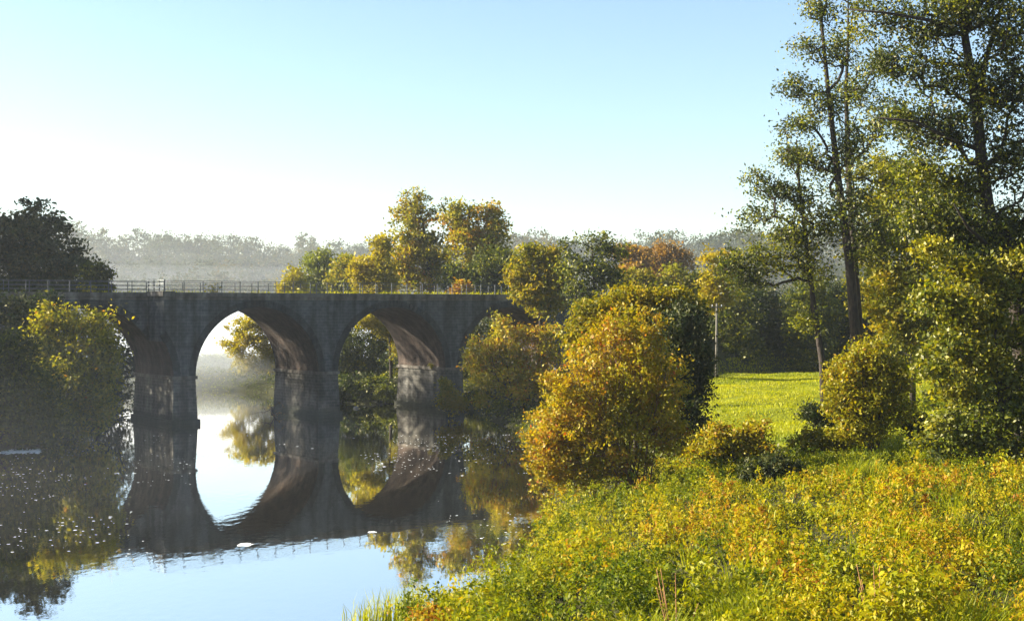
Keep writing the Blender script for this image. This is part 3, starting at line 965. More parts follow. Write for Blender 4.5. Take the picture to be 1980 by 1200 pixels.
tree('yellow_green_tree', 'dense yellow green tree rising behind the big orange bush', 'tree', 70, 1230,
     [(1230, 800, 1.0), (1225, 700, 0.7), (1220, 620, 0.3)],
     [(1215, 580, 60, 26), (1150, 610, 44, 30), (1280, 575, 60, 22), (1180, 640, 60, 40), (1330, 590, 30, 24), (1250, 640, 70, 40), (1130, 660, 40, 40)],
     480, 46, 0.15, 0.26, 'leaf_yg', r0=0.12, tone=0.66)
tree('meadow_shade_tree', 'hidden tree added to shade the meadow, behind the big orange bush, nearer the bridge', 'tree', 97, 1215, [(1215, 720, 1.0), (1215, 650, 0.5)],  # hidden tree added to throw a shadow band on the meadow
     [(1215, 610, 50, 36), (1180, 650, 40, 40), (1245, 655, 40, 44), (1215, 700, 50, 40)], 190, 44, 0.2, 0.34, 'leaf_yg', r0=0.14)
tree('meadow_shade_tree', 'hidden tree added to shade the meadow, between the big orange bush and the dark shaded tree', 'tree', 84, 1260, [(1260, 740, 1.0), (1260, 670, 0.5)],  # second hidden tree added for its shadow across the meadow
     [(1260, 630, 54, 36), (1220, 670, 44, 44), (1290, 690, 40, 50), (1260, 730, 50, 40)], 210, 44, 0.18, 0.3, 'leaf_yg', r0=0.13)
tree('shaded_tree', 'dark shaded tree on the right side of the big orange bush', 'tree', 68, 1320,  # dark leaves paint in the shade beside the orange bush
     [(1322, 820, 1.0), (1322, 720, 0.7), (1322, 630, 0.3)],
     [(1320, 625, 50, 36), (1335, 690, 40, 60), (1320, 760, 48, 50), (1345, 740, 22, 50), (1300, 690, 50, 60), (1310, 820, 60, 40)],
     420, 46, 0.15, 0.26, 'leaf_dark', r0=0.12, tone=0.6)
# --- tall trees on the right
tree('alder_tree', 'slender leaning alder, the thin trunk farthest left of the tall trees', 'tree', 78, 1596,
     [(1590, 700, 1.0), (1572, 580, 0.85), (1558, 460, 0.65), (1545, 350, 0.42), (1540, 270, 0.2)],
     [(1535, 300, 44, 34), (1500, 370, 54, 26), (1550, 390, 46, 40), (1470, 420, 56, 22), (1530, 460, 60, 40), (1430, 500, 44, 20), (1480, 500, 56, 30), (1405, 520, 40, 18), (1560, 520, 46, 40), (1450, 545, 50, 22), (1560, 620, 40, 20), (1595, 440, 40, 50), (1460, 340, 26, 18)],
     400, 26, 0.17, 0.32, 'leaf_alder', r0=0.19, tone=0.5, tone_var=0.3, pathw=0.2, flat=0.7, power=0.6, dens=1.35, twig=0.015, lsc=1.1)
tree('alder_tree', 'tall straight alder with dark trunk reaching the top of the photo', 'tree', 77, 1655,
     [(1655, 660, 1.0), (1642, 500, 0.85), (1620, 340, 0.65), (1602, 180, 0.45), (1588, 40, 0.3), (1580, -60, 0.12)],
     [(1590, 20, 44, 34), (1560, 90, 44, 26), (1620, 100, 46, 40), (1540, 170, 44, 26), (1600, 200, 54, 44), (1545, 240, 40, 26), (1640, 280, 50, 44), (1570, 320, 50, 40), (1640, 400, 56, 54), (1580, -50, 50, 40), (1690, 470, 60, 60)],
     420, 27, 0.17, 0.34, 'leaf_alder', r0=0.3, tone=0.38, tone_var=0.26, pathw=0.2, flat=0.75, power=0.6, dens=1.35, twig=0.015, lsc=1.1)
tree('alder_tree', 'alder with a thinner crown standing between the straight alder and the big tree', 'tree', 82, 1662,
     [(1662, 640, 1.0), (1652, 500, 0.9), (1640, 330, 0.7), (1636, 180, 0.5), (1640, 60, 0.3), (1640, -40, 0.12)],
     [(1650, 60, 44, 40), (1690, 130, 50, 40), (1660, 180, 50, 44), (1700, 240, 54, 44), (1670, 330, 56, 50), (1720, 360, 50, 60), (1700, 450, 60, 50), (1650, -30, 50, 40)],
     320, 26, 0.17, 0.34, 'leaf_alder', r0=0.24, tone=0.55, tone_var=0.26, pathw=0.2, flat=0.75, power=0.6, dens=1.35, twig=0.015, lsc=1.1)
tree('big_tree', 'biggest tree with a thick dark curving trunk at the right', 'tree', 57, 1985,
     [(1978, 720, 1.0), (1965, 575, 0.95), (1950, 470, 0.9), (1912, 415, 0.8), (1900, 325, 0.7), (1887, 200, 0.6), (1865, 65, 0.45), (1845, -80, 0.25)],
     [(1720, 20, 60, 34), (1790, 60, 80, 50), (1860, 10, 80, 54), (1950, 60, 70, 70), (1740, 120, 60, 40), (1830, 150, 90, 54), (1940, 180, 80, 80), (1740, 220, 56, 44), (1820, 250, 80, 56),
      (1960, 310, 66, 70), (1780, 320, 64, 50), (1850, 350, 64, 54), (1960, 440, 60, 70), (1840, 430, 74, 56), (1780, 420, 60, 60), (1900, -50, 130, 60), (1880, 490, 80, 60), (2060, 200, 80, 220), (2020, 480, 60, 80)],
     1350, 38, 0.15, 0.33, 'leaf_alder', r0=0.36, lsc=1.1, tone=0.36, tone_var=0.3, pathw=0.16, flat=0.75, maxr=0.2, power=0.6, dens=1.15, twig=0.014,
     limbs=[[(1895, 290, 0), (1840, 270, -1), (1770, 235, -2), (1700, 228, -2.5), 0.11], [(1866, 70, 0), (1800, 40, -1), (1720, 26, -2), (1640, 18, -2), 0.1],
            [(1905, 470, -1), (1872, 440, -2), (1845, 395, -3), 0.1], [(1890, 220, 0), (1905, 120, 0.5), (1935, 20, 1), (1960, -60, 1), 0.14], [(1880, 130, 0), (1800, 120, 1), (1730, 80, 1.5), 0.09]])
tree('ivy_tree', 'light green leafy sapling clothing the foot of the biggest tree', 'tree', 55, 1930,
     [(1935, 780, 1.0), (1930, 680, 0.7), (1920, 580, 0.4)],
     [(1870, 520, 60, 26), (1815, 575, 40, 26), (1935, 560, 46, 30), (1880, 610, 60, 30), (1955, 640, 50, 34), (1840, 670, 50, 26), (1905, 700, 54, 30), (1960, 740, 46, 34), (1860, 755, 56, 26), (1920, 810, 70, 26), (1830, 820, 50, 20), (1985, 800, 60, 40), (2020, 560, 50, 40), (2020, 690, 50, 50), (1800, 480, 30, 18), (1985, 500, 40, 24), (1800, 715, 24, 20), (1880, 865, 70, 24), (1960, 870, 60, 26), (1810, 860, 44, 20)],
     1000, 38, 0.145, 0.25, 'leaf_ivy', r0=0.1, tone=0.62, tone_var=0.3, power=0.6, dens=1.0)
tree('middle_tree', 'yellow green tree filling the space behind the biggest tree trunk', 'tree', 76, 1850,
     [(1850, 720, 1.0), (1850, 600, 0.75), (1855, 480, 0.45)],
     [(1850, 380, 50, 34), (1800, 440, 54, 34), (1890, 450, 60, 44), (1830, 510, 60, 40), (1910, 540, 60, 50), (1800, 580, 50, 40), (1870, 620, 70, 50), (1950, 620, 50, 60), (1830, 690, 60, 40), (1920, 700, 60, 50), (1990, 500, 60, 70), (1870, 770, 90, 40)],
     560, 36, 0.17, 0.32, 'leaf_ivy', r0=0.17, tone=0.58, tone_var=0.3, power=0.55, dens=1.0)
tree('middle_tree', 'yellow green tree in the gap between the alders and the biggest tree', 'tree', 88, 1765,
     [(1765, 690, 1.0), (1755, 600, 0.75), (1745, 500, 0.45)],
     [(1720, 400, 50, 34), (1690, 470, 54, 50), (1760, 440, 50, 44), (1740, 520, 60, 44), (1690, 560, 54, 50), (1770, 560, 60, 60), (1800, 480, 50, 60), (1740, 630, 60, 50), (1800, 640, 50, 50), (1780, 380, 60, 50), (1720, 330, 44, 40), (1690, 400, 50, 40)],
     560, 38, 0.2, 0.36, 'leaf_yg', r0=0.17, tone=0.5, tone_var=0.24)
tree('meadow_bush', 'upright golden green bush with dark stems on the meadow edge', 'bush', 65, 1690, [],
     [(1680, 690, 44, 40), (1640, 730, 44, 44), (1715, 730, 44, 44), (1665, 780, 64, 44), (1720, 790, 44, 40), (1660, 830, 56, 26), (1620, 770, 26, 40)],
     430, 44, 0.13, 0.22, 'leaf_gold', parts=BUSH, stems=8, r0=0.07, tone=0.6, pathw=0.8)
# --- low bushes on the bank
low = [('low_bush', 'low orange tipped bush at the foot of the big orange bush', 64, 1430, [(1400, 845, 44, 30), (1455, 838, 34, 30), (1370, 870, 44, 30), (1440, 875, 64, 26)], 'leaf_gold', 0.6, 210),
       ('low_bush', 'flat olive bush left of the upright meadow bush foot', 67, 1590, [(1590, 848, 40, 14), (1560, 862, 36, 16), (1630, 858, 34, 16)], 'leaf_yg', 0.5, 130),
       ('low_bush', 'dark low bush in meadow shade behind the flat olive bush', 74, 1580, [(1575, 800, 24, 16), (1595, 812, 24, 12)], 'leaf_dark', 0.6, 60),
       ('low_bush', 'shaded dark mound bush in front of the low orange tipped bush', 57, 1505, [(1500, 905, 44, 26), (1470, 920, 36, 20)], 'leaf_dark', 0.7, 110),  # dark leaves stand in for the shade on this bush
       ('low_bush', 'dark bush right of the upright meadow bush foot', 66, 1790, [(1770, 820, 34, 20), (1810, 835, 34, 16)], 'leaf_green', 0.35, 90)]
for nm, lab, Y, u, bl, mt, tn, n_ in low:
    tree(nm, lab, 'bush', Y, u, [], bl, n_, 44, 0.13, 0.2, mt, parts=BUSH, stems=5, r0=0.03, tone=tn, pathw=0.8)
# --- dark wood along the embankment behind the meadow
wood = [(1415, 600, 'leaf_green', 'first dark tree behind the meadow, beside the utility pole'), (1465, 585, 'leaf_dark', 'rounded dark tree behind the meadow right of the first one'),
        (1515, 600, 'leaf_dark', 'shaded tree behind the meadow left of the leaning alder trunk'), (1570, 580, 'leaf_green', 'dark tree directly behind the leaning alder trunk'),
        (1625, 575, 'leaf_dark', 'shaded tree behind the trunk of the straight alder'), (1690, 570, 'leaf_dark', 'dark tree behind the upright meadow bush'),
        (1755, 575, 'leaf_green', 'shaded tree behind the meadow near the second pole'), (1820, 580, 'leaf_dark', 'dark tree behind the meadow right of the second pole'),
        (1890, 570, 'leaf_green', 'shaded tree behind the ivy clad foot of the biggest tree'), (1960, 575, 'leaf_dark', 'dark tree behind the meadow at the right photo edge')]
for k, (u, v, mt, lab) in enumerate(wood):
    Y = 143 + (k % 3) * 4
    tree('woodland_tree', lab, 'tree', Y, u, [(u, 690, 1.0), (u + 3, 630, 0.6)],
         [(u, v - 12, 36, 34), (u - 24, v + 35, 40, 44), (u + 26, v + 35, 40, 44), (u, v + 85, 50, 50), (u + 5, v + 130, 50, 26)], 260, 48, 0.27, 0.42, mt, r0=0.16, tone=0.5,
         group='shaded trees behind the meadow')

# ------------------------------------------------------------------ far wood on the hill (one hazy mass)
rng = np.random.default_rng(7)
prof = np.array([(-400, 440), (60, 430), (140, 432), (200, 445), (300, 450), (420, 447), (470, 458), (545, 466), (590, 452), (622, 476), (680, 457), (730, 460), (860, 470), (985, 449), (1010, 444),
                 (1060, 451), (1110, 456), (1200, 460), (1280, 448), (1340, 454), (1400, 440), (1600, 440), (1900, 430), (2400, 430)], float)
cls, szs = [], []
for row, (Yr, drop, stepu) in enumerate([(300, 52, 26), (325, 28, 22), (350, 8, 22), (365, -2, 22), (280, 76, 24), (264, 100, 26), (250, 124, 28)]):
    u = -250.0
    while u < 2250:
        Yt = Yr + rng.uniform(-8, 8)
        vt = np.interp(u, prof[:, 0], prof[:, 1]) + drop + rng.uniform(-6, 16)
        rw, rh = rng.uniform(1.8, 4.6), rng.uniform(4.5, 9)
        top = P(u, vt, Yt)
        n_ = 46
        d = rng.normal(size=(n_, 3))
        d /= np.linalg.norm(d, axis=1)[:, None]
        c = top + np.array([0, 0, -rh * 0.55]) + d * (rng.uniform(0, 1, n_) ** 0.4)[:, None] * np.array([rw, rw, rh * 0.55])
        c2 = top + np.array([0, 0, -rh * 1.3]) + rng.normal(size=(14, 3)) * np.array([rw, rw, rh * 0.35])
        cls += [c, c2]
        u += stepu * rng.uniform(0.6, 1.5)
cls = np.concatenate(cls)
v, f, t = foliage(cls, 14, 0.62, 0.62, rng, tone_c=0.4 + 0.6 * (fbm(cls[:, 0] / 9, cls[:, 2] / 9, 3) - 0.3))
fw = np_mesh('far_woods', v, f, M['far_leaf'], tone=t)
tag(fw, 'hazy blue grey wood covering the far hill under the sky', 'woods', kind='stuff')

# ------------------------------------------------------------------ undergrowth and grass
def uv_of(x, y, z):
    return U0 + x / y * F, V0 + (CAM_H - z) / y * F


def blades(x, y, z, h, rng, width=0.02, bend=0.5, tone=0.5):
    n = len(x)
    a = rng.uniform(0, 2 * math.pi, n)
    d = np.stack([np.cos(a), np.sin(a), 0 * a], -1)
    s = np.stack([-np.sin(a), np.cos(a), 0 * a], -1) * (width * rng.uniform(0.6, 1.4, n))[:, None]
    b = np.stack([x, y, z], -1)
    hv = np.zeros((n, 3))
    hv[:, 2] = h
    k = (h * bend * rng.uniform(0.3, 1.3, n))[:, None]
    p1, p2 = b + hv * 0.55 + d * k * 0.25, b + hv * 0.95 + d * k
    v = np.stack([b - s, b + s, p1 + s * 0.8, p1 - s * 0.8, p2], 1).reshape(-1, 3)
    i0 = np.arange(n) * 5
    q4 = np.stack([i0, i0 + 1, i0 + 2, i0 + 3], -1)
    q3 = np.stack([i0 + 3, i0 + 2, i0 + 4], -1)
    loops = np.concatenate([q4.ravel(), q3.ravel()])
    sizes = np.concatenate([np.full(n, 4), np.full(n, 3)])
    tn = tone + rng.normal(size=n) * 0.18
    return v, loops, sizes, np.concatenate([tn, tn])


rng = np.random.default_rng(11)
domes = []
cell = {}
for _ in range(60000):
    y = 27 + 40 * rng.uniform() ** 1.15
    x = rng.uniform(-8, 28)
    if abs(x) > y * 0.41 + 1.5:
        continue
    big = vnoise(x / 5.0, y / 6.0, 201)
    r = rng.uniform(0.5, 0.95) + 0.95 * big * rng.uniform(0.2, 1)
    r *= 0.75 if y > 52 else 1.0
    cx_, cy_ = int(x // 2), int(y // 2)
    near = [q for a in (-1, 0, 1) for b in (-1, 0, 1) for q in cell.get((cx_ + a, cy_ + b), ())]
    if any((x - q[0]) ** 2 + (y - q[1]) ** 2 < (0.8 * (r + q[2])) ** 2 for q in near):
        continue
    d_ = float(river_dist(np.array([x]), np.array([y]))[0])
    if d_ < -0.15 or gap_at(np.array([x]), np.array([y]))[0] > 0.3 or (y > 58 and x > 9 and rng.uniform() < 0.7):
        continue
    h = r * rng.uniform(0.8, 1.6) * min(1.0, 0.55 + max(d_, 0) / 3)
    if x > 8:
        h *= min(1.0, max(0.4, 1.2 - (y - 40) / 26))
    domes.append((x, y, r, h, d_))
    cell.setdefault((cx_, cy_), []).append((x, y, r))
domes = np.array(domes)
per_d = np.maximum(10, (30 * domes[:, 2] * (domes[:, 2] + domes[:, 3]) * np.clip(44 / domes[:, 1], 0.8, 1.5) ** 2).astype(int))
rep_ = np.repeat(np.arange(len(domes)), per_d)
D_ = domes[rep_]
dv = rng.normal(size=(len(rep_), 3))
dv[:, 2] = np.abs(dv[:, 2]) * 0.9 - 0.15
dv /= np.linalg.norm(dv, axis=1)[:, None]
spire = rng.uniform(0.72, 1.06, len(rep_)) + np.where(rng.uniform(0, 1, len(rep_)) < 0.12, rng.uniform(0.05, 0.45, len(rep_)), 0)
tops = np.stack([D_[:, 0], D_[:, 1], ground(D_[:, 0], D_[:, 1]) + 0.02], -1) + dv * np.stack([D_[:, 2], D_[:, 2], D_[:, 3] * 1.15], -1) * spire[:, None]
tops[:, 2] = np.maximum(tops[:, 2], ground(tops[:, 0], tops[:, 1]) + 0.05)
kind = rng.uniform(0, 1, len(domes))
warm = fbm(domes[:, 0] / 6 + 9, domes[:, 1] / 8, 61)
dtone = 0.42 + (warm - 0.5) * 0.9 + rng.normal(size=len(domes)) * 0.13 + np.clip((domes[:, 0] - 4) / 60, -0.1, 0.2)
dtone = np.where(kind > 0.965, 0.9, np.minimum(dtone, 0.78))
dtone = np.where(kind < 0.09, 0.15, dtone)
tone_c = np.clip(dtone[rep_] + rng.normal(size=len(rep_)) * 0.09, 0.02, 1.0)
far_grass = (D_[:, 1] > 57) & (D_[:, 0] > 9)
tone_c[far_grass] *= 0.5
v, f, t = foliage(tops, 13, rng.uniform(0.085, 0.165, len(domes))[rep_], 0.075, rng, up=0.4, flat=1.5, aspect=0.46, tone_c=tone_c, tone_j=0.1, lean=np.array([0.1, -0.2, -0.45]), outward=dv)
tag(np_mesh('undergrowth', v, f, M['leaf_herb'], tone=t), 'thick yellow green nettle undergrowth covering the near bank', 'undergrowth', kind='stuff')



# low cover between the mounds, coloured dark to paint the shade there
rg = np.random.default_rng(15)
xc, yc = rg.uniform(-6, 27, 26000), rg.uniform(27, 64, 26000)
k = (river_dist(xc, yc) > 0) & (np.abs(xc) < yc * 0.41 + 1)
xc, yc = xc[k], yc[k]
cc = np.stack([xc, yc, ground(xc, yc) + rg.uniform(0.03, 0.28, len(xc))], -1)
v, f, t = foliage(cc, 6, 0.11, 0.1, rg, up=0.8, flat=0.6, tone_c=0.12 + 0.25 * fbm(xc / 2, yc / 3, 141))
tag(np_mesh('ground_cover', v, f, M['leaf_herb'], tone=t), 'low green ground cover between the nettle mounds', 'ground cover', kind='stuff')
# rough growth along the farther banks
xc, yc = rg.uniform(-62, 24, 60000), rg.uniform(66, 176, 60000)
dc = river_dist(xc, yc)
k = (dc > -0.3) & (dc < 8) & (np.abs(xc) < yc * 0.42)
xc, yc = xc[k], yc[k]
zc = ground(xc, yc)
k = zc < 6
xc, yc, zc = xc[k], yc[k], zc[k]
cc = np.stack([xc, yc, zc + rg.uniform(0.0, 1.0, len(xc)) * (0.25 + 1.1 * np.clip(fbm(xc / 2.5, yc / 2.5, 151, 2) - 0.3, 0, 1))], -1)
v, f, t = foliage(cc, 6, 0.22, 0.2, rg, up=0.6, flat=0.8, tone_c=0.15 + 0.7 * fbm(xc / 3, yc / 3, 153, 2))
tag(np_mesh('bank_growth', v, f, M['leaf_green'], tone=t), 'rough green growth along the farther river banks', 'bank growth', kind='stuff')

rg = np.random.default_rng(12)
n = 90000
Xt, Yt = rg.uniform(-6, 27, n), rg.uniform(27, 66, n)
dt = river_dist(Xt, Yt)
k = (dt > -0.2) & (np.abs(Xt) < Yt * 0.41 + 1) & ((fbm(Xt / 1.6 + 5, Yt / 2.6, 131, 2) > 0.71) | (rg.uniform(0, 1, n) < 0.02) | ((dt < 0.8) & (rg.uniform(0, 1, n) < 0.45)) | ((Yt > 55) & (Xt > 9) & (rg.uniform(0, 1, n) < 0.35)))
Xt, Yt, dt = Xt[k], Yt[k], dt[k]
v, lo, sz, t = blades(Xt, Yt, ground(Xt, Yt) - 0.03, rg.uniform(0.4, 1.2, len(Xt)) * np.clip(dt + 0.6, 0.5, 1) * np.where(Yt > 54, 0.45, 1), rg, 0.016, 0.6, 0.45)
t = t + np.tile(np.where(rg.uniform(0, 1, len(Xt)) < 0.15, 0.5, 0.0), 2)
tag(np_mesh('tall_grass', v, lo, M['blade'], tone=t, sizes=sz), 'tall grass and straw growing up through the nettle undergrowth', 'tall grass', kind='stuff')

n = 230000
Yg = 58 + 92 * rng.uniform(0, 1, n) ** 0.8
Xg = rng.uniform(6, 62, n)
k = (np.abs(Xg) < Yg * 0.42) & (river_dist(Xg, Yg) > 4) & (fbm(Xg / 1.3, Yg / 1.3, 71, 2) > 0.3)
Xg, Yg = Xg[k], Yg[k]
Zg = ground(Xg, Yg)
k = Zg < 4.6
Xg, Yg, Zg = Xg[k], Yg[k], Zg[k]
v, lo, sz, t = blades(Xg, Yg, Zg - 0.02, rng.uniform(0.08, 0.2, len(Xg)) * (0.4 + 1.3 * fbm(Xg / 4, Yg / 2.2, 93, 2)), rng, width=0.026, tone=0.5)
t = t + np.tile((fbm(Xg / 6, Yg / 3, 95, 3) - 0.5) * 1.4, 2)
tag(np_mesh('meadow_grass', v, lo, M['blade'], tone=t, sizes=sz), 'short bright green grass on the sunlit meadow', 'grass', kind='stuff')


def tuft(name, label, cat, x, y, n, h, r, tone, seed, width=0.018, bend=0.6, mat='blade', z=None, group=None):
    rg = np.random.default_rng(seed)
    z = gz(x, y) if z is None else z
    bx, by = rg.normal(size=n) * r, rg.normal(size=n) * r
    v, lo, sz, t = blades(bx, by, bx * 0 - 0.03, h * rg.uniform(0.45, 1.1, n), rg, width, bend, tone)
    o = np_mesh(name, v, lo, M[mat], tone=t, sizes=sz)
    o.location = (x, y, z)
    return tag(o, label, cat, group)


for k, (u, v_, h, n_, lab) in enumerate([(700, 1215, 1.0, 60, 'thin reed tuft at the water edge, farthest out in the river'),
                                         (745, 1205, 1.25, 150, 'tall yellow reed tuft beside the thin outermost reeds'),
                                         (800, 1190, 1.1, 220, 'dense reed tuft where the undergrowth meets the white water'),
                                         (870, 1185, 0.9, 200, 'short bright reed tuft on the bank right of the dense reeds')]):
    x, y = W(u, v_)
    tuft('reed_tuft', lab, 'reeds', x, y, n_, h, 0.32, 0.55, 300 + k, 0.014, 0.5, z=-0.02, group='reeds along the near water edge')
for k, (u, v_, lab) in enumerate([(1895, 1180, 'arching green grass tussock in the lower right corner'), (1665, 905, 'spiky green grass tussock below the upright meadow bush'),
                                  (1450, 1135, 'green grass tussock beside the dark hollow in the undergrowth'), (1255, 1180, 'long green grass tussock at the bottom middle of the bank')]):
    Y = (CAM_H - 3.6) * F / (v_ - V0)
    x = (u - U0) / F * Y
    tuft('grass_tussock', lab, 'grass tussock', x, Y, 420, 1.35, 0.42, 0.3, 320 + k, 0.014, 0.75, group='grass tussocks in the undergrowth')
for k, (u, v_, lab) in enumerate([(1700, 1190, 'dry reddish stems standing in the undergrowth below the brown patch'), (1310, 1170, 'dry orange stalks among the nettles left of the hollows')]):
    Y = (CAM_H - 3.3) * F / (v_ - V0)
    x = (u - U0) / F * Y
    mb = MB()
    rg = np.random.default_rng(340 + k)
    for s in range(9):
        a = rg.uniform(0, 6.28)
        h = rg.uniform(0.9, 1.8)
        q = np.array([math.cos(a), math.sin(a), 0]) * 0.25
        mb.tube([q * rg.uniform(0, 1), q * 1.2 + [0, 0, h * .5], q * 1.9 + [0, 0, h]], [0.014, 0.011, 0.006], 5)
    o = mb.build('dry_stems', plain_mat('dry_stem_%d' % k, [(0.3, (0.22, 0.09, 0.04)), (0.7, (0.36, 0.18, 0.08))], 5, bump=0))
    o.location = (x, Y, gz(x, Y))
    tag(o, lab, 'dry stems')

# weeds along the bridge deck
n = 3200
tw = rng.uniform(-30, 34, n)
qw = np.where(rng.uniform(0, 1, n) < 0.5, rng.uniform(0.45, 1.3, n), rng.uniform(6.6, 8.0, n))
qw = np.where(tw < T_STEP, np.maximum(qw, Q_STEP + 0.6), qw)
dens = fbm(tw / 2.5, qw * 0 + 3, 77, 2)
k = dens > 0.42
tw, qw, dens = tw[k], qw[k], dens[k]
xy = BO[None] + tw[:, None] * BD + qw[:, None] * BN
v, lo, sz, t = blades(xy[:, 0], xy[:, 1], np.full(len(tw), ZT + 0.22), rng.uniform(0.1, 0.5, len(tw)) * (dens * 1.6), rng, 0.035, 0.6, 0.9)
tag(np_mesh('deck_weeds', v, lo, M['blade'], tone=t, sizes=sz), 'yellow weeds growing along the bridge deck under the railing', 'weeds', kind='stuff')


def deck_shrub(t, q, h, lab, mat, seed, zb=ZT + 0.22, w=0.4, name='deck_shrub'):
    rg = np.random.default_rng(seed)
    b = bpt(t, q, zb)
    root = empty(name, tuple(b))
    tag(root, lab, 'shrub')
    cl = np.stack([rg.normal(size=26) * w, rg.normal(size=26) * w * 0.7, rg.uniform(0.15, 1, 26) * h], -1)
    mb = MB()
    grow(mb, [np.zeros(3), np.array([0.02, 0, h * 0.3])], [0.02, 0.014], cl, 0.6, rg, 0.006)
    mb.build('stems', M['bark'], root)
    v, f, t_ = foliage(cl, 12, 0.12, 0.09, rg, tone_c=np.full(26, 0.5))
    np_mesh('foliage', v, f, M[mat], root, tone=t_)


deck_shrub(-2.6, 0.9, 0.95, 'small weedy shrub on the deck above the middle arch', 'leaf_yg', 401)
deck_shrub(-12.2, Q_STEP + 1.0, 0.8, 'yellow shrub on the deck beside the small dark tree', 'leaf_gold', 402)
deck_shrub(20.95, 2.2, 0.5, 'ivy tuft growing from the ledge of the third pier', 'leaf_yg', 403, zb=ZS - 0.1, w=0.16, name='ivy_tuft')

# ------------------------------------------------------------------ poles, wire, driftwood, stone, foam
pole_top = []
for k, (u, Y, hgt, lab) in enumerate([(1385, 131, 7.6, 'wooden utility pole standing on the far meadow edge below the yellow tree'),
                                      (1806, 138, 8.0, 'thin utility pole seen between the alders and the biggest tree')]):
    x = (u - U0) / F * Y
    z = gz(x, Y)
    root = empty('utility_pole', (x, Y, z))
    tag(root, lab, 'utility pole', 'utility poles behind the meadow')
    mb = MB()
    mb.tube([(0, 0, -0.3), (0.02, 0, hgt * 0.5), (0.05, 0, hgt)], [0.14, 0.12, 0.09], 10)
    mb.build('pole', M['wood_pole'], root, smooth=True)
    mb = MB()
    mb.box((-0.5, -0.16, hgt - 0.42), (0.6, -0.09, hgt - 0.3))
    mb.build('cross_arm', M['wood_pole'], root)
    for s in (-0.4, 0.5):
        mb = MB()
        mb.tube([(s, -0.12, hgt - 0.3), (s, -0.12, hgt - 0.22), (s, -0.12, hgt - 0.12)], [0.03, 0.05, 0.03], 8)
        mb.build('insulator', M['rail_white'], root)
    pole_top.append(np.array([x + 0.05, Y - 0.12, z + hgt - 0.12]))
a, b = pole_top
mb = MB()
mb.tube([a + (b - a) * s + np.array([0, 0, -0.9 * 4 * s * (1 - s)]) for s in np.linspace(0, 1, 15)], [0.02] * 15, 5)
tag(mb.build('overhead_wire', M['wire']), 'thin overhead wire sagging between the two utility poles', 'wire')

rg = np.random.default_rng(55)
x, y = W(527, 806)
mb = MB()
cl = np.stack([rg.normal(size=24) * 0.55 - 0.15, rg.normal(size=24) * 0.4, rg.uniform(0.1, 1.3, 24)], -1)
grow(mb, [np.array([0.3, 0, -0.3]), np.array([0.15, 0, 0.1]), np.array([-0.1, 0, 0.5])], [0.05, 0.04, 0.02], cl, 0.5, rg, 0.012)
o = mb.build('driftwood', M['bark_red'])
o.location = (x, y, 0)
tag(o, 'snagged branch of driftwood sticking out of the water beside the second pier', 'driftwood')
v, f, t = foliage(cl, 5, 0.12, 0.1, rg)
np_mesh('dead_leaves', v, f, M['leaf_brown'], o, tone=t)

import bmesh
x, y = W(688, 789)
bm = bmesh.new()
bmesh.ops.create_icosphere(bm, subdivisions=3, radius=0.26)
for vtx in bm.verts:
    vtx.co *= 1 + 0.3 * (fbm(np.array([vtx.co.x * 4]), np.array([vtx.co.y * 4 + vtx.co.z * 3]), 5)[0] - 0.5)
    vtx.co.z *= 0.6
me = bpy.data.meshes.new('shore_stone')
bm.to_mesh(me)
me.materials.append(M['stone_pale'])
o = bpy.data.objects.new('shore_stone', me)
o.location = (x, y, 0.05)
COL.objects.link(o)
tag(o, 'pale stone at the water line inside the right arch', 'stone')


def foam_discs(pts, rad, rng, h=0.012, seg=7):
    vs, fs = [], []
    for (x, y), r in zip(pts, rad):
        b = len(vs)
        vs.append((x, y, h))
        el_ = rng.uniform(0.6, 1.0)
        for k in range(seg):
            q = 2 * math.pi * k / seg
            rr = r * rng.uniform(0.7, 1.25)
            vs.append((x + math.cos(q) * rr, y + math.sin(q) * rr * el_ * 1.2, 0.003))
        for k in range(seg):
            fs.append((b, b + 1 + k, b + 1 + (k + 1) % seg))
    return np.array(vs), np.array(fs)


pts = []
while len(pts) < 560:
    u, v_ = rng.uniform(-60, 1080), V0 + 10 * F / rng.uniform(52, 105)
    if v_ < 815 or v_ > 1075:
        continue
    x, y = W(u, v_)
    if river_dist(np.array([x]), np.array([y]))[0] < -0.6 and fbm(x / 3.5 + y / 14, y / 12, 88, 2) > rng.uniform(0.42, 0.75):
        pts.append((x, y))
v, f = foam_discs(pts, rng.uniform(0.02, 0.085, len(pts)) * rng.uniform(0.5, 1.2, len(pts)), rng)
tag(np_mesh('foam_flecks', v, f, M['foam']), 'white flecks of foam scattered over the dark river', 'foam', kind='stuff')
for k, (u, v_, r, lab) in enumerate([(474, 1052, 0.34, 'larger oval foam patch on the dark water below the middle arch'), (719, 1028, 0.2, 'smaller oval foam patch on the water below the right arch')]):
    x, y = W(u, v_)
    v, f = foam_discs([(0, 0)], [r], rng, 0.02, 20)
    o = np_mesh('foam_patch', v, f, M['foam'])
    o.location = (x, y, 0)
    tag(o, lab, 'foam patch', 'foam patches on the river')
pts = [W(u + rng.normal() * 3, 872 + rng.normal() * 2.2 + (u - 30) * -0.015) for u in rng.uniform(-60, 78, 260)]
v, f = foam_discs(pts, rng.uniform(0.05, 0.2, 260), rng, 0.04)
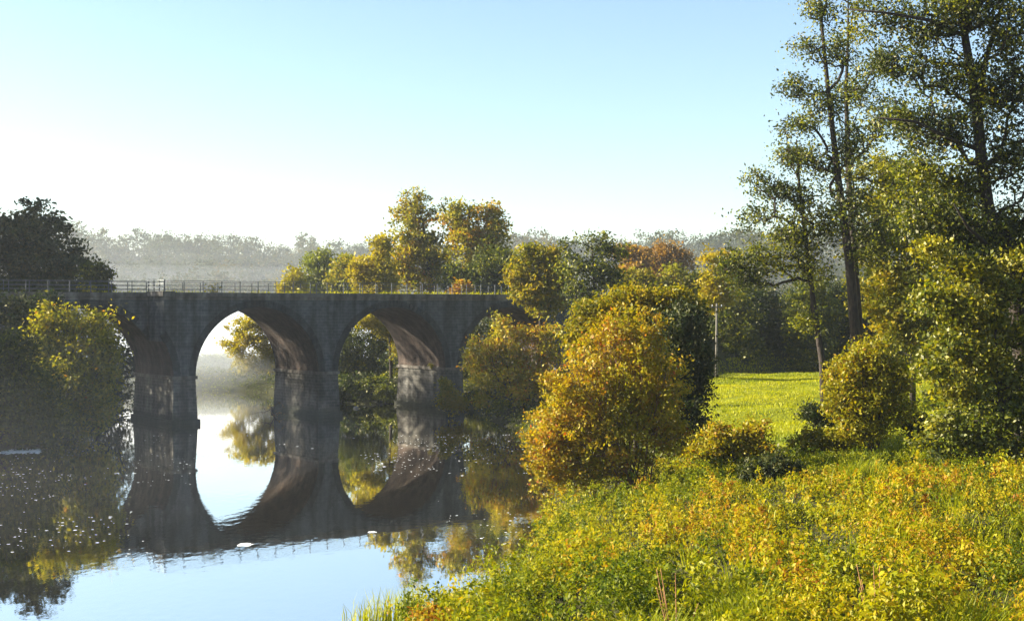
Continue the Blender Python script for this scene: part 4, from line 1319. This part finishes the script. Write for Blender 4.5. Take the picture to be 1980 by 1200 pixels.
tag(np_mesh('foam_streak', v, f, M['foam']), 'white riffle of broken water by the left bank', 'foam', kind='stuff')

# ------------------------------------------------------------------ morning haze: one closed box of even density round everything
def volume_box(name, a, b, dens, col, aniso, label):
    mb = MB()
    mb.box(a, b)
    m, nt, N, L, out = new_mat(name + '_air')
    pv = N.new('ShaderNodeVolumePrincipled')
    pv.inputs['Density'].default_value = dens
    pv.inputs['Color'].default_value = (*col, 1)
    pv.inputs['Anisotropy'].default_value = aniso
    L.new(pv.outputs[0], out.inputs['Volume'])
    o = mb.build(name, m)
    return tag(o, label, 'haze', kind='stuff')


volume_box('haze', (-660, -70, -3), (660, 700, 62), 0.00015, (0.9, 0.95, 1.0), 0.45, 'thin bright morning haze filling the river valley')

# river mist lying in the bend and the valley behind the bridge
def mist(name, loc, scale, dens, label, g=0.4):
    bm = bmesh.new()
    bmesh.ops.create_uvsphere(bm, u_segments=32, v_segments=16, radius=1.0)
    me = bpy.data.meshes.new(name)
    bm.to_mesh(me)
    m, nt, N, L, out = new_mat(name + '_air')
    pv = N.new('ShaderNodeVolumePrincipled')
    pv.inputs['Density'].default_value = dens
    pv.inputs['Color'].default_value = (0.93, 0.96, 1.0, 1)
    pv.inputs['Anisotropy'].default_value = g
    L.new(pv.outputs[0], out.inputs['Volume'])
    me.materials.append(m)
    o = bpy.data.objects.new(name, me)
    o.location, o.scale = loc, scale
    COL.objects.link(o)
    tag(o, label, 'mist', kind='stuff')


mist('mist', (-160, 272, -2), (400, 66, 12), 0.0018, 'lowest bank of pale mist lying in the valley behind the bridge')
mist('mist', (-160, 276, -2), (420, 70, 21), 0.0018, 'middle bank of pale mist in the valley below the far wood')
mist('mist', (-160, 280, -2), (450, 74, 31), 0.0018, 'upper thinner bank of pale mist reaching up the far wood')
mist('river_mist', (-37, 185, -1), (27, 28, 11), 0.046, 'low bright mist over the river bend behind the middle arch', 0.0)
mist('river_mist', (-68, 106, -3), (58, 42, 14), 0.0012, 'thin sunlit mist drifting over the left bank before the bridge', 0.1)
